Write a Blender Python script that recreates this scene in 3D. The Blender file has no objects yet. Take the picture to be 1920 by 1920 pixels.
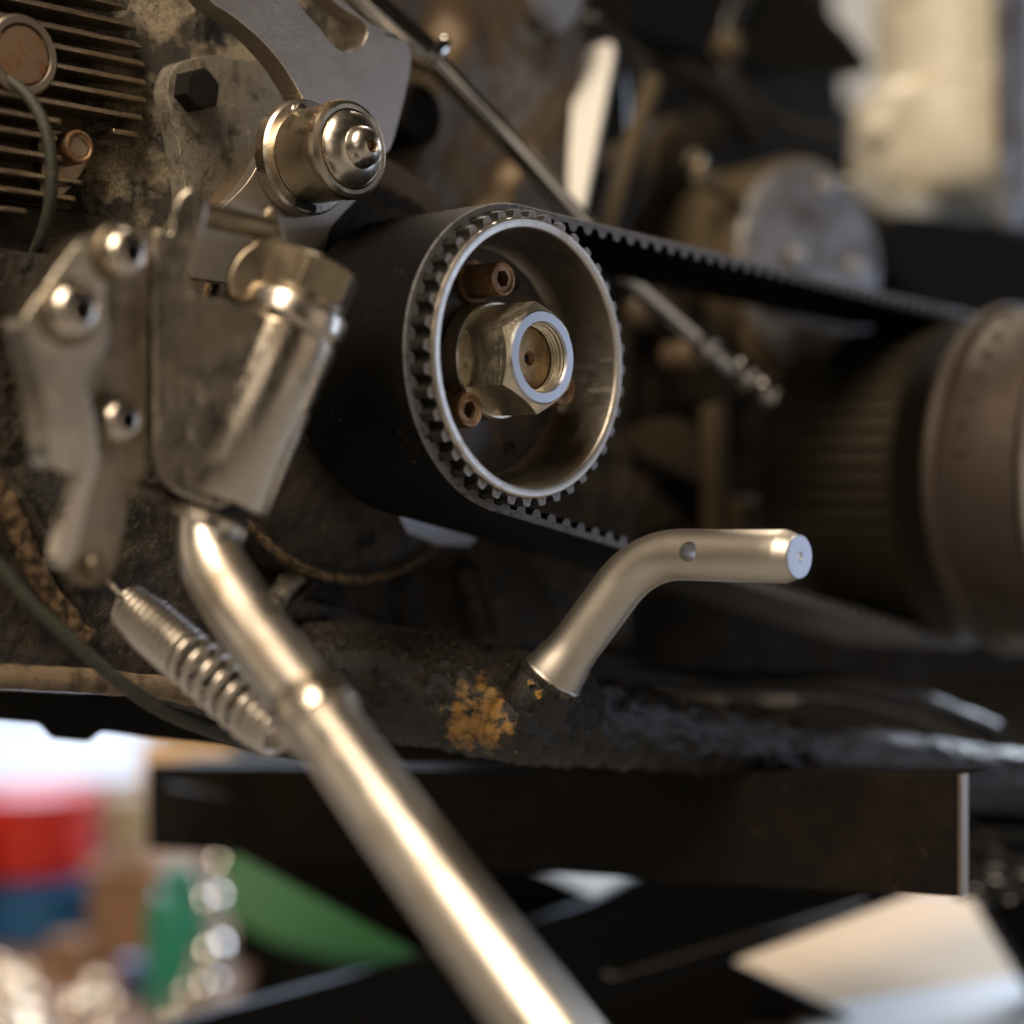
import bpy, bmesh, math, random
from mathutils import Vector, Matrix, noise
from mathutils.geometry import tessellate_polygon
random.seed(7)
sc = bpy.context.scene
COL = sc.collection
PI = math.pi

# ------------------------------------------------------------------ camera, world, lights, exposure
H = 0.60                      # camera height above the floor (m)
FPX = 3600.0                  # focal length in pixels of a 1920 px wide picture
cam_d = bpy.data.cameras.new('camera'); cam = bpy.data.objects.new('camera', cam_d); COL.objects.link(cam)
cam.location = (0, 0, H); cam.rotation_euler = (PI / 2, 0, 0)
cam_d.sensor_width = 36.0; cam_d.lens = FPX / 1920 * 36.0
cam_d.clip_start = 0.02; cam_d.clip_end = 60
cam_d.dof.use_dof = True; cam_d.dof.focus_distance = 0.800
cam_d.dof.aperture_fstop = (cam_d.lens / 31.0)      # 31 mm wide aperture
cam_d.dof.aperture_blades = 0
sc.camera = cam

w = bpy.data.worlds.new('World'); sc.world = w; w.use_nodes = True
w.node_tree.nodes['Background'].inputs[0].default_value = (1.0, 0.80, 0.60, 1)
w.node_tree.nodes['Background'].inputs[1].default_value = 0.009

def area(name, loc, target, sx, sy, power, col):
    d = bpy.data.lights.new(name, 'AREA'); d.shape = 'RECTANGLE'; d.size = sx; d.size_y = sy
    d.energy = power; d.color = col
    o = bpy.data.objects.new(name, d); COL.objects.link(o); o.location = loc
    o.rotation_euler = (Vector(target) - Vector(loc)).to_track_quat('-Z', 'Y').to_euler()
    return o
area('ceiling_tube_warm', (-0.45, -0.15, H + 1.25), (0.0, 0.8, H), 0.45, 1.1, 27, (1.0, 0.83, 0.64))
area('ceiling_tube_warm_far', (-0.15, 2.3, H + 1.6), (0.2, 1.1, H), 0.9, 0.4, 22, (1.0, 0.84, 0.66))
area('fill_warm_side', (2.0, -0.35, H + 0.1), (0.0, 0.75, H), 1.6, 1.5, 3.2, (1.0, 0.83, 0.66))  # added fill lamp, stands in for warm ambience on the right
area('fill_warm_left', (-2.0, 0.55, H + 0.3), (0.0, 0.8, H), 1.2, 0.9, 2.2, (1.0, 0.83, 0.64))  # added warm fill to brighten left-facing metal
area('fill_warm_front', (-0.5, -1.9, H + 0.35), (-0.1, 0.75, H), 1.3, 0.7, 2.6, (1.0, 0.83, 0.65))  # added dim fill behind the camera for the plates facing it
area('window_cool', (1.9, 1.42, H + 0.05), (0.1, 0.85, H), 0.6, 0.9, 5.0, (0.62, 0.74, 1.0))
area('window_cool_far', (-0.9, 3.2, H + 0.9), (-0.45, 1.8, H - 0.35), 1.0, 0.8, 25, (0.64, 0.78, 1.0))
area('window_cool_right', (1.2, 2.9, H + 0.7), (0.4, 1.9, H - 0.35), 1.0, 0.7, 42, (0.76, 0.86, 1.0))

sc.render.engine = 'CYCLES'
sc.cycles.use_denoising = True
sc.cycles.max_bounces = 6
sc.cycles.sample_clamp_indirect = 6.0
sc.view_settings.view_transform = 'Standard'; sc.view_settings.look = 'None'
sc.view_settings.exposure = 0.3; sc.view_settings.gamma = 1.0
sc.view_settings.use_curve_mapping = False

# ------------------------------------------------------------------ helpers: frames
TH = math.radians(47)
E = Vector((math.cos(TH), math.sin(TH), 0)); N = Vector((math.sin(TH), -math.cos(TH), 0)); Z = Vector((0, 0, 1))
CAM = Vector((0, 0, H))

def P(px, py, d):
    d = d * 0.001
    return Vector(((px - 960) / FPX * d, d, H + (960 - py) / FPX * d))

class Fr:
    """local frame, millimetres: pt(e, z, n)"""
    def __init__(s, o, n=N, up=Z):
        s.o = Vector(o); s.n = Vector(n).normalized()
        u = Vector(up); u = (u - s.n * u.dot(s.n)).normalized()
        s.z = u; s.e = u.cross(s.n).normalized()
    def pt(s, e, z, n): return s.o + (s.e * e + s.z * z + s.n * n) * 0.001
    def hit(s, px, py, n=0.0):
        """the point of the plane n = const seen at a pixel, as (e, z)"""
        o = s.o + s.n * n * 0.001
        r = Vector(((px - 960) / FPX, 1, (960 - py) / FPX))
        t = (o - CAM).dot(s.n) / r.dot(s.n)
        q = CAM + r * t - o
        return (q.dot(s.e) * 1000, q.dot(s.z) * 1000)
    def mat(s):
        m = Matrix((s.e, s.z, s.n)).transposed().to_4x4(); m.translation = s.o; return m
    def shift(s, e, z, n):
        f = Fr.__new__(Fr); f.o = s.pt(e, z, n); f.n = s.n; f.z = s.z; f.e = s.e; return f

def smooth(pts, k=5, closed=True):
    n = len(pts); out = []
    rng = range(n) if closed else range(n - 1)
    for i in rng:
        if closed: p0, p1, p2, p3 = pts[i - 1], pts[i], pts[(i + 1) % n], pts[(i + 2) % n]
        else: p0, p1, p2, p3 = pts[max(i - 1, 0)], pts[i], pts[i + 1], pts[min(i + 2, n - 1)]
        for j in range(k):
            t = j / k
            out.append(type(p1)(0.5 * ((2 * b) + (c - a) * t + (2 * a - 5 * b + 4 * c - d) * t * t + (3 * b - a - 3 * c + d) * t ** 3)
                       for a, b, c, d in zip(p0, p1, p2, p3)))
    if not closed: out.append(pts[-1])
    return out

# ------------------------------------------------------------------ helpers: meshes
class MB:
    def __init__(s): s.v = []; s.f = []
    def lathe(s, fr, prof, seg=48, a0=0.0, a1=2 * PI):
        full = abs(a1 - a0 - 2 * PI) < 1e-6
        rings = []
        cnt = seg if full else seg + 1
        for r, n in prof:
            if r < 1e-6:
                s.v.append(fr.pt(0, 0, n)); rings.append([len(s.v) - 1] * cnt)
            else:
                ring = []
                for i in range(cnt):
                    a = a0 + (a1 - a0) * i / seg
                    s.v.append(fr.pt(r * math.cos(a), r * math.sin(a), n)); ring.append(len(s.v) - 1)
                rings.append(ring)
        for A, B in zip(rings, rings[1:]):
            for i in range(seg):
                j = (i + 1) % cnt
                q = [A[i], A[j], B[j], B[i]]; q2 = []
                for x in q:
                    if x not in q2: q2.append(x)
                if len(q2) > 2: s.f.append(q2)
        return s
    def prism(s, fr, outer, n0, n1, holes=(), scale1=None):
        loops = [list(outer)] + [list(h) for h in holes]
        tri = tessellate_polygon([[Vector((x, y, 0)) for x, y in l] for l in loops])
        flat = [p for l in loops for p in l]
        b = len(s.v); m = len(flat)
        for n in (n0, n1):
            for x, y in flat: s.v.append(fr.pt(x, y, n))
        if len(loops) == 1:
            s.f.append([b + i for i in range(m)]); s.f.append([b + m + i for i in range(m)])
        else:
            for t in tri:
                s.f.append([b + i for i in t]); s.f.append([b + m + i for i in t])
        k = 0
        for l in loops:
            c = len(l)
            for i in range(c):
                j = (i + 1) % c
                s.f.append([b + k + i, b + k + j, b + m + k + j, b + m + k + i])
            k += c
        return s
    def box(s, fr, e0, e1, z0, z1, n0, n1):
        return s.prism(fr, [(e0, z0), (e1, z0), (e1, z1), (e0, z1)], n0, n1)
    def tube(s, pts, r, seg=16, caps=True):
        m = len(pts); r = [r] * m if not isinstance(r, (list, tuple)) else r
        pts = [Vector(p) for p in pts]
        up = None; rings = []
        for i, p in enumerate(pts):
            t = (pts[min(i + 1, m - 1)] - pts[max(i - 1, 0)]).normalized()
            if up is None:
                up = Vector((0, 0, 1)) if abs(t.z) < 0.9 else Vector((1, 0, 0))
            up = (up - t * up.dot(t)).normalized(); sd = t.cross(up)
            ring = []
            for k in range(seg):
                a = 2 * PI * k / seg
                s.v.append(p + (up * math.cos(a) + sd * math.sin(a)) * r[i] * 0.001); ring.append(len(s.v) - 1)
            rings.append(ring)
        for A, B in zip(rings, rings[1:]):
            for k in range(seg):
                s.f.append([A[k], A[(k + 1) % seg], B[(k + 1) % seg], B[k]])
        if caps: s.f.append(rings[0][::-1]); s.f.append(rings[-1])
        return s
    def grid(s, fr, e0, e1, z0, z1, ne, nz, f):
        b = len(s.v)
        for j in range(nz + 1):
            for i in range(ne + 1):
                e = e0 + (e1 - e0) * i / ne; z = z0 + (z1 - z0) * j / nz
                s.v.append(fr.pt(e, z, f(e, z)))
        for j in range(nz):
            for i in range(ne):
                a = b + j * (ne + 1) + i
                s.f.append([a, a + 1, a + ne + 2, a + ne + 1])
        return s
    def mesh(s, name, origin, inv=None):
        me = bpy.data.meshes.new(name)
        me.from_pydata([(inv @ v if inv else v - origin) for v in s.v], [], s.f)
        bm = bmesh.new(); bm.from_mesh(me)
        bmesh.ops.recalc_face_normals(bm, faces=bm.faces)
        bm.to_mesh(me); bm.free()
        return me
    def build(s, name, mat, parent=None, bevel=0.0, ang=35, origin=None, seg=2):
        og = ORG.get(parent.name, Vector()) if parent else Vector(origin if origin is not None else s.base())
        me = s.mesh(name, og)
        o = bpy.data.objects.new(name, me); COL.objects.link(o)
        me.polygons.foreach_set('use_smooth', [True] * len(me.polygons))
        me.set_sharp_from_angle(angle=math.radians(ang))
        me.materials.append(MT[mat])
        if parent: o.parent = parent
        else: o.location = og
        ORG[o.name] = og
        if bevel:
            b = o.modifiers.new('bevel', 'BEVEL'); b.width = bevel * 0.001; b.segments = seg
            b.limit_method = 'ANGLE'; b.angle_limit = math.radians(30); b.harden_normals = True
        return o
    def base(s):
        x = sum(v.x for v in s.v) / len(s.v); y = sum(v.y for v in s.v) / len(s.v)
        return Vector((x, y, min(v.z for v in s.v)))
ORG = {}

def thing(name, label, cat, loc, group=None):
    o = bpy.data.objects.new(name, None); COL.objects.link(o); o.location = loc
    o.empty_display_size = 0.01
    ORG[o.name] = Vector(loc); tag(o, label, cat, group); return o
def tag(o, label=None, cat=None, group=None, kind=None):
    if label: o['label'] = label
    if cat: o['category'] = cat
    if group: o['group'] = group
    if kind: o['kind'] = kind
    return o
def place(o, fr, parent):
    """child of a thing (whose origin is unrotated) put at a world frame"""
    o.parent = parent; m = fr.mat(); m.translation = m.translation - ORG[parent.name]; o.matrix_local = m
    ORG[o.name] = None
    return o
ID = Fr((0, 0, 0), (0, 0, 1), (0, 1, 0))
def local_mesh(name, mb, mat, ang=35):
    me = mb.mesh(name, Vector()); me.materials.append(MT[mat])
    me.polygons.foreach_set('use_smooth', [True] * len(me.polygons)); me.set_sharp_from_angle(angle=math.radians(ang))
    return me
def inst(name, me, fr, parent, bevel=0):
    o = bpy.data.objects.new(name, me); COL.objects.link(o)
    if bevel:
        b = o.modifiers.new('bevel', 'BEVEL'); b.width = bevel * 0.001; b.segments = 2
        b.limit_method = 'ANGLE'; b.angle_limit = math.radians(30); b.harden_normals = True
    return place(o, fr, parent)
def cut(o, mb):
    """boolean difference with the shape in mb (world coordinates)"""
    me = mb.mesh('cutter', Vector()); c = bpy.data.objects.new('cutter', me); COL.objects.link(c)
    og = Vector(o.location)
    p = o.parent
    while p: og += p.location; p = p.parent
    c.matrix_world = Matrix.Identity(4)
    b = o.modifiers.new('cut', 'BOOLEAN'); b.operation = 'DIFFERENCE'; b.object = c; b.solver = 'EXACT'
    bpy.context.view_layer.update()
    dg = bpy.context.evaluated_depsgraph_get()
    new = bpy.data.meshes.new_from_object(o.evaluated_get(dg))
    o.modifiers.clear(); old = o.data; o.data = new
    bpy.data.objects.remove(c); bpy.data.meshes.remove(me)
    new.set_sharp_from_angle(angle=math.radians(35))
def circle(r, n, cx=0, cy=0, a0=0): return [(cx + r * math.cos(a0 + 2 * PI * i / n), cy + r * math.sin(a0 + 2 * PI * i / n)) for i in range(n)]

# ------------------------------------------------------------------ materials
MT = {}
def M(name, col, metal=0.0, rough=0.5, col2=None, metal2=None, rough2=None, scale=60, lo=0.45, hi=0.6, detail=6,
      bump=0.0, bscale=600, rvar=0.0, rscale=200, spec=0.5, coat=0.0, bdetail=4, var=0.0, emit=None, stretch=None, aniso=0, speck=None, sscale=900, slo=.5, shi=.62, patch=None, scr=None):
    m = bpy.data.materials.new(name); m.use_nodes = True; nt = m.node_tree; nd = nt.nodes; L = nt.links
    b = nd['Principled BSDF']
    tc = nd.new('ShaderNodeTexCoord'); co = tc.outputs['Object']
    if stretch:
        mp = nd.new('ShaderNodeMapping'); mp.inputs['Scale'].default_value = stretch; L.new(co, mp.inputs[0]); co = mp.outputs[0]
    def nz(s, d):
        n = nd.new('ShaderNodeTexNoise'); n.inputs['Scale'].default_value = s; n.inputs['Detail'].default_value = d
        n.inputs['Roughness'].default_value = 0.65
        L.new(co, n.inputs['Vector']); return n.outputs['Fac']
    def rng(x, a, c, o0=0.0, o1=1.0):
        r = nd.new('ShaderNodeMapRange'); r.inputs[1].default_value = a; r.inputs[2].default_value = c
        r.inputs[3].default_value = o0; r.inputs[4].default_value = o1; L.new(x, r.inputs[0]); return r.outputs[0]
    def mixc(f, a, c):
        x = nd.new('ShaderNodeMix'); x.data_type = 'RGBA'; L.new(f, x.inputs[0])
        for sck, val in ((x.inputs[6], a), (x.inputs[7], c)):
            if hasattr(val, 'is_output'): L.new(val, sck)
            else: sck.default_value = (*val, 1)
        return x.outputs[2]
    b.inputs['Base Color'].default_value = (*col, 1); b.inputs['Metallic'].default_value = metal
    b.inputs['Roughness'].default_value = rough
    b.inputs['Specular IOR Level'].default_value = spec; b.inputs['Coat Weight'].default_value = coat
    b.inputs['Coat Roughness'].default_value = 0.12
    base = None; rsock = None
    if var:
        f = rng(nz(scale * 2.3, 5), 0.3, 0.7)
        base = mixc(f, tuple(c * (1 - var) for c in col), tuple(min(1, c * (1 + var)) for c in col))
    if rvar:
        rsock = rng(nz(rscale, 5), 0.3, 0.7, max(0.02, rough - rvar), min(1, rough + rvar))
    if scr is not None:                        # fine directional scratches in the gloss
        mp2 = nd.new('ShaderNodeMapping'); mp2.inputs['Scale'].default_value = scr; L.new(tc.outputs['Object'], mp2.inputs[0])
        n2 = nd.new('ShaderNodeTexNoise'); n2.inputs['Scale'].default_value = 1.0; n2.inputs['Detail'].default_value = 3; L.new(mp2.outputs[0], n2.inputs['Vector'])
        ln = rng(n2.outputs['Fac'], .56, .70, 0, .20)
        ad2 = nd.new('ShaderNodeMath'); ad2.operation = 'ADD'; L.new(ln, ad2.inputs[0])
        if rsock is not None: L.new(rsock, ad2.inputs[1])
        else: ad2.inputs[1].default_value = rough
        rsock = ad2.outputs[0]
    if col2 is not None:
        f = rng(nz(scale, detail), lo, hi)
        base = mixc(f, base if base is not None else col, col2)
        if metal2 is not None: L.new(rng(f, 0, 1, metal, metal2), b.inputs['Metallic'])
        if rough2 is not None:
            if rsock is None: rsock = rng(f, 0, 1, rough, rough2)
            else:
                x = nd.new('ShaderNodeMix'); L.new(f, x.inputs[0]); L.new(rsock, x.inputs[2]); x.inputs[3].default_value = rough2
                rsock = x.outputs[0]
    if speck is not None:
        f = rng(nz(sscale, 3), slo, shi)
        base = mixc(f, base if base is not None else col, speck)
    if patch is not None:                      # a worn paint patch round a point: (centre, radius, colour)
        c0, rad, pc = patch
        vd = nd.new('ShaderNodeVectorMath'); vd.operation = 'DISTANCE'; L.new(tc.outputs['Object'], vd.inputs[0]); vd.inputs[1].default_value = c0
        near = rng(vd.outputs['Value'], rad * .3, rad, .27, -.16)
        ad = nd.new('ShaderNodeMath'); ad.operation = 'ADD'; L.new(near, ad.inputs[0]); L.new(nz(120, 10), ad.inputs[1])
        f = rng(ad.outputs[0], .64, .74)
        tone = mixc(rng(nz(240, 6), .35, .65), tuple(c * .35 for c in pc), pc)
        base = mixc(f, base if base is not None else col, tone)
    if base is not None: L.new(base, b.inputs['Base Color'])
    if rsock is not None: L.new(rsock, b.inputs['Roughness'])
    if bump:
        bp = nd.new('ShaderNodeBump'); bp.inputs['Strength'].default_value = min(1, bump); bp.inputs['Distance'].default_value = 0.0012 * max(1, bump)
        L.new(nz(bscale, bdetail), bp.inputs['Height']); L.new(bp.outputs[0], b.inputs['Normal'])
    MT[name] = m; return m

M('polished', (0.70, 0.63, 0.54), 1, 0.29, rvar=0.06, col2=(0.46, 0.39, 0.31), scale=45, lo=0.5, hi=0.75)
M('chrome', (0.72, 0.70, 0.67), 1, 0.09, rvar=0.04, rscale=90)
M('satin_steel', (0.60, 0.55, 0.48), 1, 0.42, rvar=0.025, rscale=900, bump=0.14, bscale=3800, var=0.03)
M('spring_steel', (0.70, 0.64, 0.56), 1, 0.30, rvar=0.05)
M('ground_face', (0.42, 0.42, 0.44), 1, 0.40, bump=0.06, bscale=1800)
M('plate_alloy', (0.52, 0.47, 0.41), 1, 0.42, rvar=0.07, rscale=700, bump=0.10, bscale=1500, var=0.07, col2=(0.33, 0.28, 0.22), scale=28, lo=0.5, hi=0.8, scr=(120, 120, 2200))
M('stand_steel', (0.56, 0.50, 0.42), 1, 0.24, rvar=0.08, rscale=70, col2=(0.17, 0.135, 0.09), metal2=1, rough2=0.42, scale=26, lo=0.42, hi=0.70, bump=0.10, bscale=120, scr=(900, 900, 80))
M('stand_dark', (0.34, 0.28, 0.20), 1, 0.38, rvar=0.08, rscale=70, col2=(0.12, 0.09, 0.06), rough2=0.5, scale=34, lo=0.42, hi=0.64, bump=0.12, bscale=300)
M('stand_bright', (0.62, 0.55, 0.465), 1, 0.26, rvar=0.07, rscale=90, col2=(0.34, 0.27, 0.19), scale=26, lo=0.47, hi=0.72, bump=0.06, bscale=120, scr=(900, 900, 80))
M('bolt_bright', (0.66, 0.58, 0.49), 1, 0.26, rvar=0.05)
M('leg_steel', (0.70, 0.64, 0.56), 1, 0.33, rvar=0.08, rscale=60, col2=(0.42, 0.34, 0.25), rough2=0.5, scale=40, lo=0.53, hi=0.72, bump=0.10, bscale=160, scr=(700, 700, 60))
M('brass_steel', (0.62, 0.53, 0.40), 1, 0.32, rvar=0.08, rscale=150, col2=(0.40, 0.22, 0.09), metal2=0.8, rough2=0.5, scale=70, lo=0.60, hi=0.72)
M('nut_zinc', (0.78, 0.71, 0.56), 1, 0.34, rvar=0.07, rscale=260, col2=(0.40, 0.33, 0.22), metal2=0.8, rough2=0.5, scale=85, lo=0.50, hi=0.70, bump=0.10, bscale=1200, scr=(1200, 1200, 200))
M('nut_face', (0.50, 0.50, 0.52), 1, 0.33, rvar=0.06, rscale=500, bump=0.02, bscale=900, scr=(1500, 1500, 1500))
M('tooth_dark', (0.020, 0.018, 0.015), 0.2, 0.5, col2=(0.010, 0.009, 0.007), scale=200, lo=0.4, hi=0.6)
M('rust_brown', (0.20, 0.105, 0.05), 0.5, 0.5, col2=(0.36, 0.24, 0.14), metal2=0.8, rough2=0.4, scale=180, lo=0.45, hi=0.65, bump=0.25, bscale=1500)
M('shaft_tan', (0.42, 0.29, 0.14), 0.6, 0.45, col2=(0.24, 0.16, 0.08), scale=200, lo=0.4, hi=0.65, bump=0.15, bscale=1500)
M('cup_wall', (0.34, 0.315, 0.275), 1, 0.36, rvar=0.06, col2=(0.13, 0.09, 0.055), metal2=0.7, rough2=0.5, scale=30, lo=0.44, hi=0.66, bump=0.06, bscale=900, scr=(60, 60, 1500))
M('cup_floor', (0.085, 0.08, 0.08), 0.8, 0.45, col2=(0.15, 0.09, 0.045), metal2=0.3, rough2=0.6, scale=60, lo=0.5, hi=0.65)
M('pulley_teeth', (0.30, 0.29, 0.285), 0.7, 0.48, col2=(0.13, 0.115, 0.10), metal2=0.2, rough2=0.65, scale=160, lo=0.45, hi=0.65, bump=0.12, bscale=1800)
M('rubber', (0.0045, 0.0042, 0.0040), 0, 0.60, col2=(0.014, 0.011, 0.007), rough2=0.85, scale=300, lo=0.58, hi=0.72, bump=0.35, bscale=1600, spec=0.10, speck=(0.026, 0.02, 0.013), sscale=420, slo=.66, shi=.72)
M('rubber_edge', (0.125, 0.125, 0.135), 0, 0.55, bump=0.2, bscale=2500, col2=(0.035, 0.032, 0.03), scale=240, lo=.5, hi=.65)
M('hole_black', (0.008, 0.007, 0.006), 0, 0.7)
M('black_bolt', (0.009, 0.008, 0.007), 0, 0.62, col2=(0.020, 0.016, 0.010), rough2=0.7, scale=600, lo=0.5, hi=0.65, bump=0.9, bscale=900, spec=0.18)
M('cast_dirty', (0.36, 0.30, 0.21), 0.8, 0.38, col2=(0.013, 0.009, 0.005), metal2=0.1, rough2=0.26, scale=48, lo=0.44, hi=0.56, bump=1.0, bscale=1100, bdetail=8, speck=(0.05, 0.038, 0.022), sscale=1000, slo=.44, shi=.68, detail=10)
M('cast_clean', (0.36, 0.32, 0.255), 0.75, 0.44, col2=(0.075, 0.058, 0.036), metal2=0.3, rough2=0.5, scale=100, lo=0.50, hi=0.66, bump=0.8, bscale=900, bdetail=8, speck=(0.07, 0.055, 0.035), sscale=800, slo=.56, shi=.65)
M('fin_alloy', (0.36, 0.29, 0.21), 0.95, 0.30, rvar=0.08, col2=(0.10, 0.068, 0.036), metal2=0.5, rough2=0.45, scale=80, lo=0.46, hi=0.72, bump=0.25, bscale=900)
M('fin_root', (0.06, 0.042, 0.022), 0.6, 0.5, bump=0.3, bscale=500)
M('boss_alloy', (0.30, 0.25, 0.19), 0.9, 0.38, rvar=0.08, bump=0.2, bscale=900)
M('plug_rust', (0.26, 0.17, 0.10), 0.6, 0.5, col2=(0.24, 0.10, 0.04), scale=120, lo=0.48, hi=0.62, bump=0.3, bscale=700)
M('case_dark', (0.070, 0.055, 0.038), 0.5, 0.42, col2=(0.010, 0.008, 0.006), metal2=0.0, rough2=0.35, scale=60, lo=0.42, hi=0.60, bump=1.0, bscale=700, bdetail=7, spec=0.4, speck=(0.09, 0.065, 0.038), sscale=500, slo=.60, shi=.68)
M('case_rim', (0.22, 0.14, 0.07), 0.3, 0.65, col2=(0.05, 0.028, 0.012), scale=260, lo=0.42, hi=0.6, bump=0.9, bscale=1100, bdetail=6)
M('case_brown', (0.16, 0.115, 0.07), 0.55, 0.50, col2=(0.08, 0.052, 0.03), metal2=0.4, rough2=0.55, scale=14, lo=0.4, hi=0.65, bump=0.2, bscale=300)
M('grime', (0.045, 0.032, 0.018), 0, 0.75, col2=(0.011, 0.008, 0.005), rough2=0.6, scale=420, lo=0.44, hi=0.60, bump=1.0, bscale=1300, bdetail=8)
M('rail_black', (0.014, 0.012, 0.011), 0.1, 0.34, col2=(0.045, 0.028, 0.013), rough2=0.6, scale=110, lo=0.55, hi=0.70, bump=0.35, bscale=500)
M('rail_rough', (0.016, 0.015, 0.015), 0.2, 0.40, col2=(0.07, 0.042, 0.02), rough2=0.6, scale=70, lo=0.60, hi=0.72, bump=0.6, bscale=260)
M('ochre_paint', (0.36, 0.19, 0.035), 0, 0.55, col2=(0.03, 0.02, 0.012), scale=130, lo=0.55, hi=0.60, bump=0.5, bscale=700)
M('dust_brown', (0.20, 0.14, 0.08), 0, 0.85)
M('cable_green', (0.030, 0.033, 0.022), 0, 0.55, col2=(0.075, 0.062, 0.035), scale=300, lo=0.52, hi=0.68, bump=0.4, bscale=1200)
M('dusty_edge', (0.21, 0.15, 0.09), 0, 0.8, col2=(0.07, 0.045, 0.025), scale=90, lo=0.45, hi=0.62, bump=0.6, bscale=700)
M('rod_chrome', (0.70, 0.69, 0.68), 1, 0.12, rvar=0.05)
M('rod_dark', (0.16, 0.14, 0.12), 1, 0.22, rvar=0.06)
M('motor_grey', (0.27, 0.27, 0.285), 0.5, 0.5, col2=(0.12, 0.10, 0.085), scale=38, lo=0.46, hi=0.62, bump=0.4, bscale=300)
M('cream_paint', (0.74, 0.69, 0.56), 0, 0.40, col2=(0.44, 0.38, 0.27), scale=16, lo=0.52, hi=0.68, var=0.08)
M('white_paint', (0.85, 0.83, 0.78), 0, 0.4)
M('copper_drum', (0.07, 0.052, 0.042), 0.6, 0.6, rvar=0.06, col2=(0.04, 0.028, 0.02), rough2=0.65, scale=24, lo=0.45, hi=0.7)
M('drum_dark', (0.10, 0.085, 0.06), 0.8, 0.42, rvar=0.06)
M('black_paint', (0.007, 0.0065, 0.006), 0, 0.5, spec=0.15, col2=(0.022, 0.015, 0.009), scale=18, lo=0.5, hi=0.7, rough2=0.5)
M('black_gloss', (0.006, 0.006, 0.007), 0, 0.42, spec=0.2)
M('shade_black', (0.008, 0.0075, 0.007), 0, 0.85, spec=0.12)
M('ring_face', (0.60, 0.56, 0.50), 1, 0.42, rvar=0.06, rscale=300, col2=(0.42, 0.33, 0.23), scale=60, lo=0.55, hi=0.75)
M('nut_shiny', (0.80, 0.68, 0.52), 1, 0.10)
M('beam_black', (0.010, 0.0085, 0.007), 0.1, 0.52, col2=(0.036, 0.021, 0.010), rough2=0.7, scale=14, lo=0.52, hi=0.78, bump=0.5, bscale=220, speck=(0.035, 0.025, 0.016), sscale=180, slo=.62, shi=.72, detail=9, spec=0.12)
M('bare_edge', (0.30, 0.25, 0.20), 0.9, 0.4)
M('red_plastic', (0.62, 0.035, 0.025), 0, 0.38)
M('blue_plastic', (0.02, 0.13, 0.33), 0, 0.4)
M('navy_plastic', (0.03, 0.05, 0.16), 0, 0.4)
M('cardboard', (0.27, 0.15, 0.08), 0, 0.8, var=0.12, scale=8)
M('card_beige', (0.42, 0.34, 0.23), 0, 0.8)
M('teal_plastic', (0.02, 0.24, 0.16), 0, 0.35)
M('green_paint', (0.006, 0.15, 0.018), 0, 0.45, col2=(0.012, 0.14, 0.075), scale=7, lo=.42, hi=.6, var=0.25)
M('tan_board', (0.62, 0.40, 0.19), 0, 0.6, var=0.04, scale=9)
M('white_sheet', (0.85, 0.86, 0.87), 0, 0.6)
M('cabinet_white', (0.55, 0.60, 0.70), 0, 0.6)
M('bag_black', (0.006, 0.006, 0.007), 0, 0.16, spec=0.6)
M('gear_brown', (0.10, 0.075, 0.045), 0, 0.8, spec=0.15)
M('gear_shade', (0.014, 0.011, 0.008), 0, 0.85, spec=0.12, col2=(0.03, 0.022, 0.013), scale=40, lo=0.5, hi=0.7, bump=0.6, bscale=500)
M('wood_tray', (0.26, 0.15, 0.09), 0, 0.6, var=0.2, scale=12)
M('concrete', (0.36, 0.35, 0.33), 0, 0.65, col2=(0.26, 0.25, 0.235), scale=3, lo=0.4, hi=0.7, bump=0.2, bscale=120)
M('wall_dark', (0.05, 0.042, 0.036), 0, 0.8, var=0.2, scale=3)

# ================================================================== THE SETTING
mb = MB(); g = Fr((0, 3, 0), (0, 0, 1), (0, 1, 0)); mb.box(g, -6000, 6000, -6000, 6000, -40, 0)
tag(mb.build('floor', 'concrete', origin=(0, 3, 0)), kind='structure')

# ================================================================== DRIVE PULLEY
PC = P(1000, 671, 800)
F0 = Fr(PC)                                            # front rim plane of the pulley, n out of the engine
pul = thing('drive_pulley', 'toothed steel pulley with polished rim and large hex nut in its cup', 'pulley', PC)
NT = 40
mb = MB(); mb.lathe(F0, [(54.1, -1.2), (54.4, -0.4), (55.0, 0), (57.6, 0), (58.3, -0.5), (58.5, -1.6), (54.1, -1.6)], 160)
mb.build('polished_ring', 'ring_face', pul)
mb = MB(); mb.lathe(F0, [(54.6, -1.65), (58.1, -1.65), (58.1, -92), (30, -92), (30, -40)], 160)
mb.build('rim', 'tooth_dark', pul)
mb = MB(); mb.lathe(F0, [(54.05, -1.5), (53.6, -4), (52.4, -22), (51.5, -27), (48.5, -30)], 128)
mb.build('cup_wall', 'cup_wall', pul)
mb = MB(); mb.lathe(F0, [(48.5, -30), (40, -30.4), (0, -30.4)], 64)
mb.build('cup_floor', 'cup_floor', pul)
half = [(4.35, 57.6), (4.0, 58.15), (3.25, 58.6), (2.65, 59.3), (2.3, 60.3), (2.05, 61.3), (1.7, 61.8), (1.2, 62.0)]
tooth_out = [(x, y) for x, y in half] + [(-x, y) for x, y in half[::-1]]
tm = MB(); tm.prism(ID, tooth_out, -86, -2.0)
tooth_me = local_mesh('tooth', tm, 'tooth_dark', 40); tooth_me.materials.append(MT['pulley_teeth'])
for pl in tooth_me.polygons:
    if pl.normal.z > 0.8: pl.material_index = 1
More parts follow.
